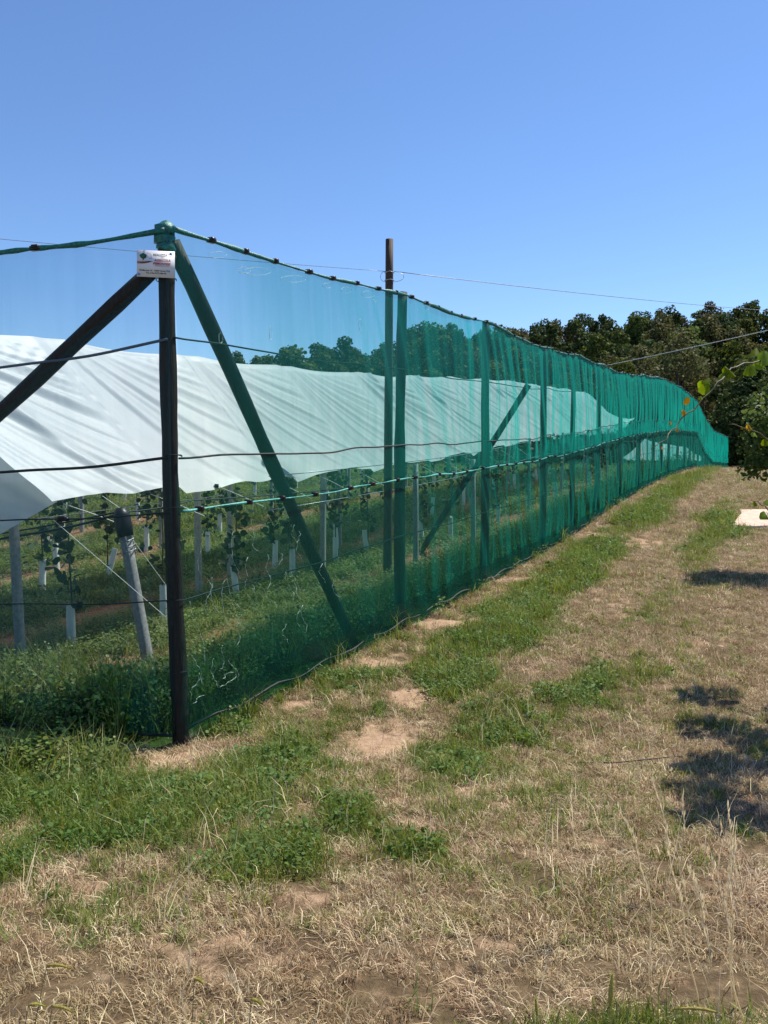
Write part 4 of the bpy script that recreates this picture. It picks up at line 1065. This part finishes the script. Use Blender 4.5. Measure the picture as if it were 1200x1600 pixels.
# tall dry stalks and foxtails
def stalk(px0, py0, px1, py1, y, label, heads=9):
    a_ = np.array(at(px0, py0, y)); g = float(gz(a_[0], a_[1])); a_[2] = g; t_ = np.array(at(px1, py1, y + .05))
    o = empty('dry_grass_stalk', tuple(a_), label, 'grass stalk', 'tall dry seed stalks at the lower right')
    bow = random.uniform(-.05, .07); fb = lambda t: (t_ - a_) * t + np.array([bow * math.sin(t * 3.14) + .006 * math.sin(t * 17), 0, 0])
    P = [fb(t) for t in np.linspace(0, 1, 12)]
    b = MB(); b.tube(P, np.linspace(.0020, .0008, 12), 4); b.build('stem', M['stalk'], o)
    b = MB()
    for i in range(heads * 6):
        t = .45 + .55 * random.random(); q = fb(t); d = np.array([random.gauss(0, 1), random.gauss(0, 1), 1.2 + random.random()]); d = d / np.linalg.norm(d)
        if np.dot(t_ - a_, t_ - a_) > 0: d = d * .38 + (t_ - a_) / np.linalg.norm(t_ - a_)
        s = np.array([.0022, 0, 0]); l = d * random.uniform(.014, .030); b.add([q, q + l * .5 + s, q + l, q + l * .5 - s], [[0, 1, 2, 3]])
    b.build('seed_head', M['stalk'], o)
for i, (a1, b1, a2, b2, y, lb) in enumerate([(1010, 1480, 968, 1262, 2.6, 'leftmost thin dry stalk leaning left at the lower right'), (1095, 1500, 1024, 1225, 2.5, 'tallest dry stalk curving left at the lower right'), (1110, 1490, 1070, 1245, 2.6, 'dry stalk just right of the tallest one'),
    (1150, 1560, 1140, 1262, 2.45, 'upright dry seed stalk near the right edge'), (1165, 1580, 1152, 1300, 2.4, 'thick tan seed stalk right of the upright one'), (1140, 1520, 1100, 1320, 2.5, 'short dry stalk in the middle of the clump'), (1170, 1540, 1128, 1290, 2.55, 'bent dry stalk behind the tan one'),
    (1090, 1560, 1078, 1360, 2.35, 'low dry stalk with pale leaf in front of the clump'), (310, 1600, 300, 1480, 2.1, 'lone brown stalk at the bottom left of centre'), (352, 1600, 348, 1520, 2.1, 'short dark brown stalk at the bottom left of centre')]): stalk(a1, b1, a2, b2, y, lb, 9 if i < 8 else 3)
def foxtail(px, py, y, ang, L, label, w=.005, bpx=None, bpy_=None):
    c = np.array(at(px, py, y)); bx = at(bpx, bpy_, y) if bpx else Vector((c[0] - math.sin(ang) * .25, y, 0)); g = float(gz(bx.x, y)); a_ = np.array([bx.x, y, g])
    o = empty('foxtail_grass', tuple(a_), label, 'foxtail', 'foxtail seed heads along the bottom edge')
    d = np.array([math.sin(ang), 0, math.cos(ang)]); s0 = c - d * L / 2 - a_; mid = s0 * .5 + np.array([0, 0, .03])
    b = MB(); b.tube([(0, 0, 0), mid, s0], [.0015, .0013, .001], 5); b.build('stem', M['stem'], o)
    b = MB(); n = 260
    for i in range(n):
        t = random.random(); q = s0 + d * L * t + np.array([0, 0, -.022 * t * t * abs(math.sin(ang))]); r_ = w * math.sin(math.pi * min(.95, t * .85 + .15)) ** .5
        v = np.array([random.gauss(0, 1), random.gauss(0, 1), random.gauss(0, 1)]); v /= np.linalg.norm(v); e_ = q + v * r_ * 2.1 + d * .006; s = np.cross(v, d) * .0007
        b.add([q - s, q + s, e_], [[0, 1, 2]])
    b.tube([s0 + d * L * t + np.array([0, 0, -.022 * t * t * abs(math.sin(ang))]) for t in np.linspace(0, 1, 6)], [w * .5, w * .8, w * .85, w * .75, w * .55, w * .2], 7); b.build('seed_head', M['seed'], o)
foxtail(955, 1545, 1.75, .06, .075, 'upright plump foxtail head above the green grass at bottom right', .0065, 958, 1640)
foxtail(838, 1572, 1.75, -.08, .045, 'short upright foxtail left of the plump one', .004, 842, 1640)
foxtail(92, 1505, 1.9, 1.35, .062, 'topmost drooping yellow foxtail at the lower left', .0045, 15, 1590)
foxtail(58, 1566, 1.85, 1.2, .045, 'small drooping foxtail at the bottom left corner', .0045, 5, 1620)
foxtail(98, 1571, 1.85, 1.45, .050, 'lower drooping yellow foxtail at the bottom left', .0045, 40, 1640)
foxtail(310, 1528, 1.95, 1.2, .022, 'tiny yellow foxtail left of the bottom middle', .005, 290, 1600)
foxtail(400, 1560, 1.9, 1.3, .026, 'small yellow foxtail near the bottom middle', .005, 380, 1640)
foxtail(1085, 1572, 1.7, -1.3, .10, 'long dry orange foxtail lying over the green grass', .004, 1150, 1600)
# fallen twig across the track
wire('fallen_twig', [hit(905, 1195) + [0, 0, .02], hit(960, 1198) + [0, 0, .03], hit(1065, 1187) + [0, 0, .03]], .006, 'bark', 'thin dark twig lying across the dry grass', 'twig', sag=0)
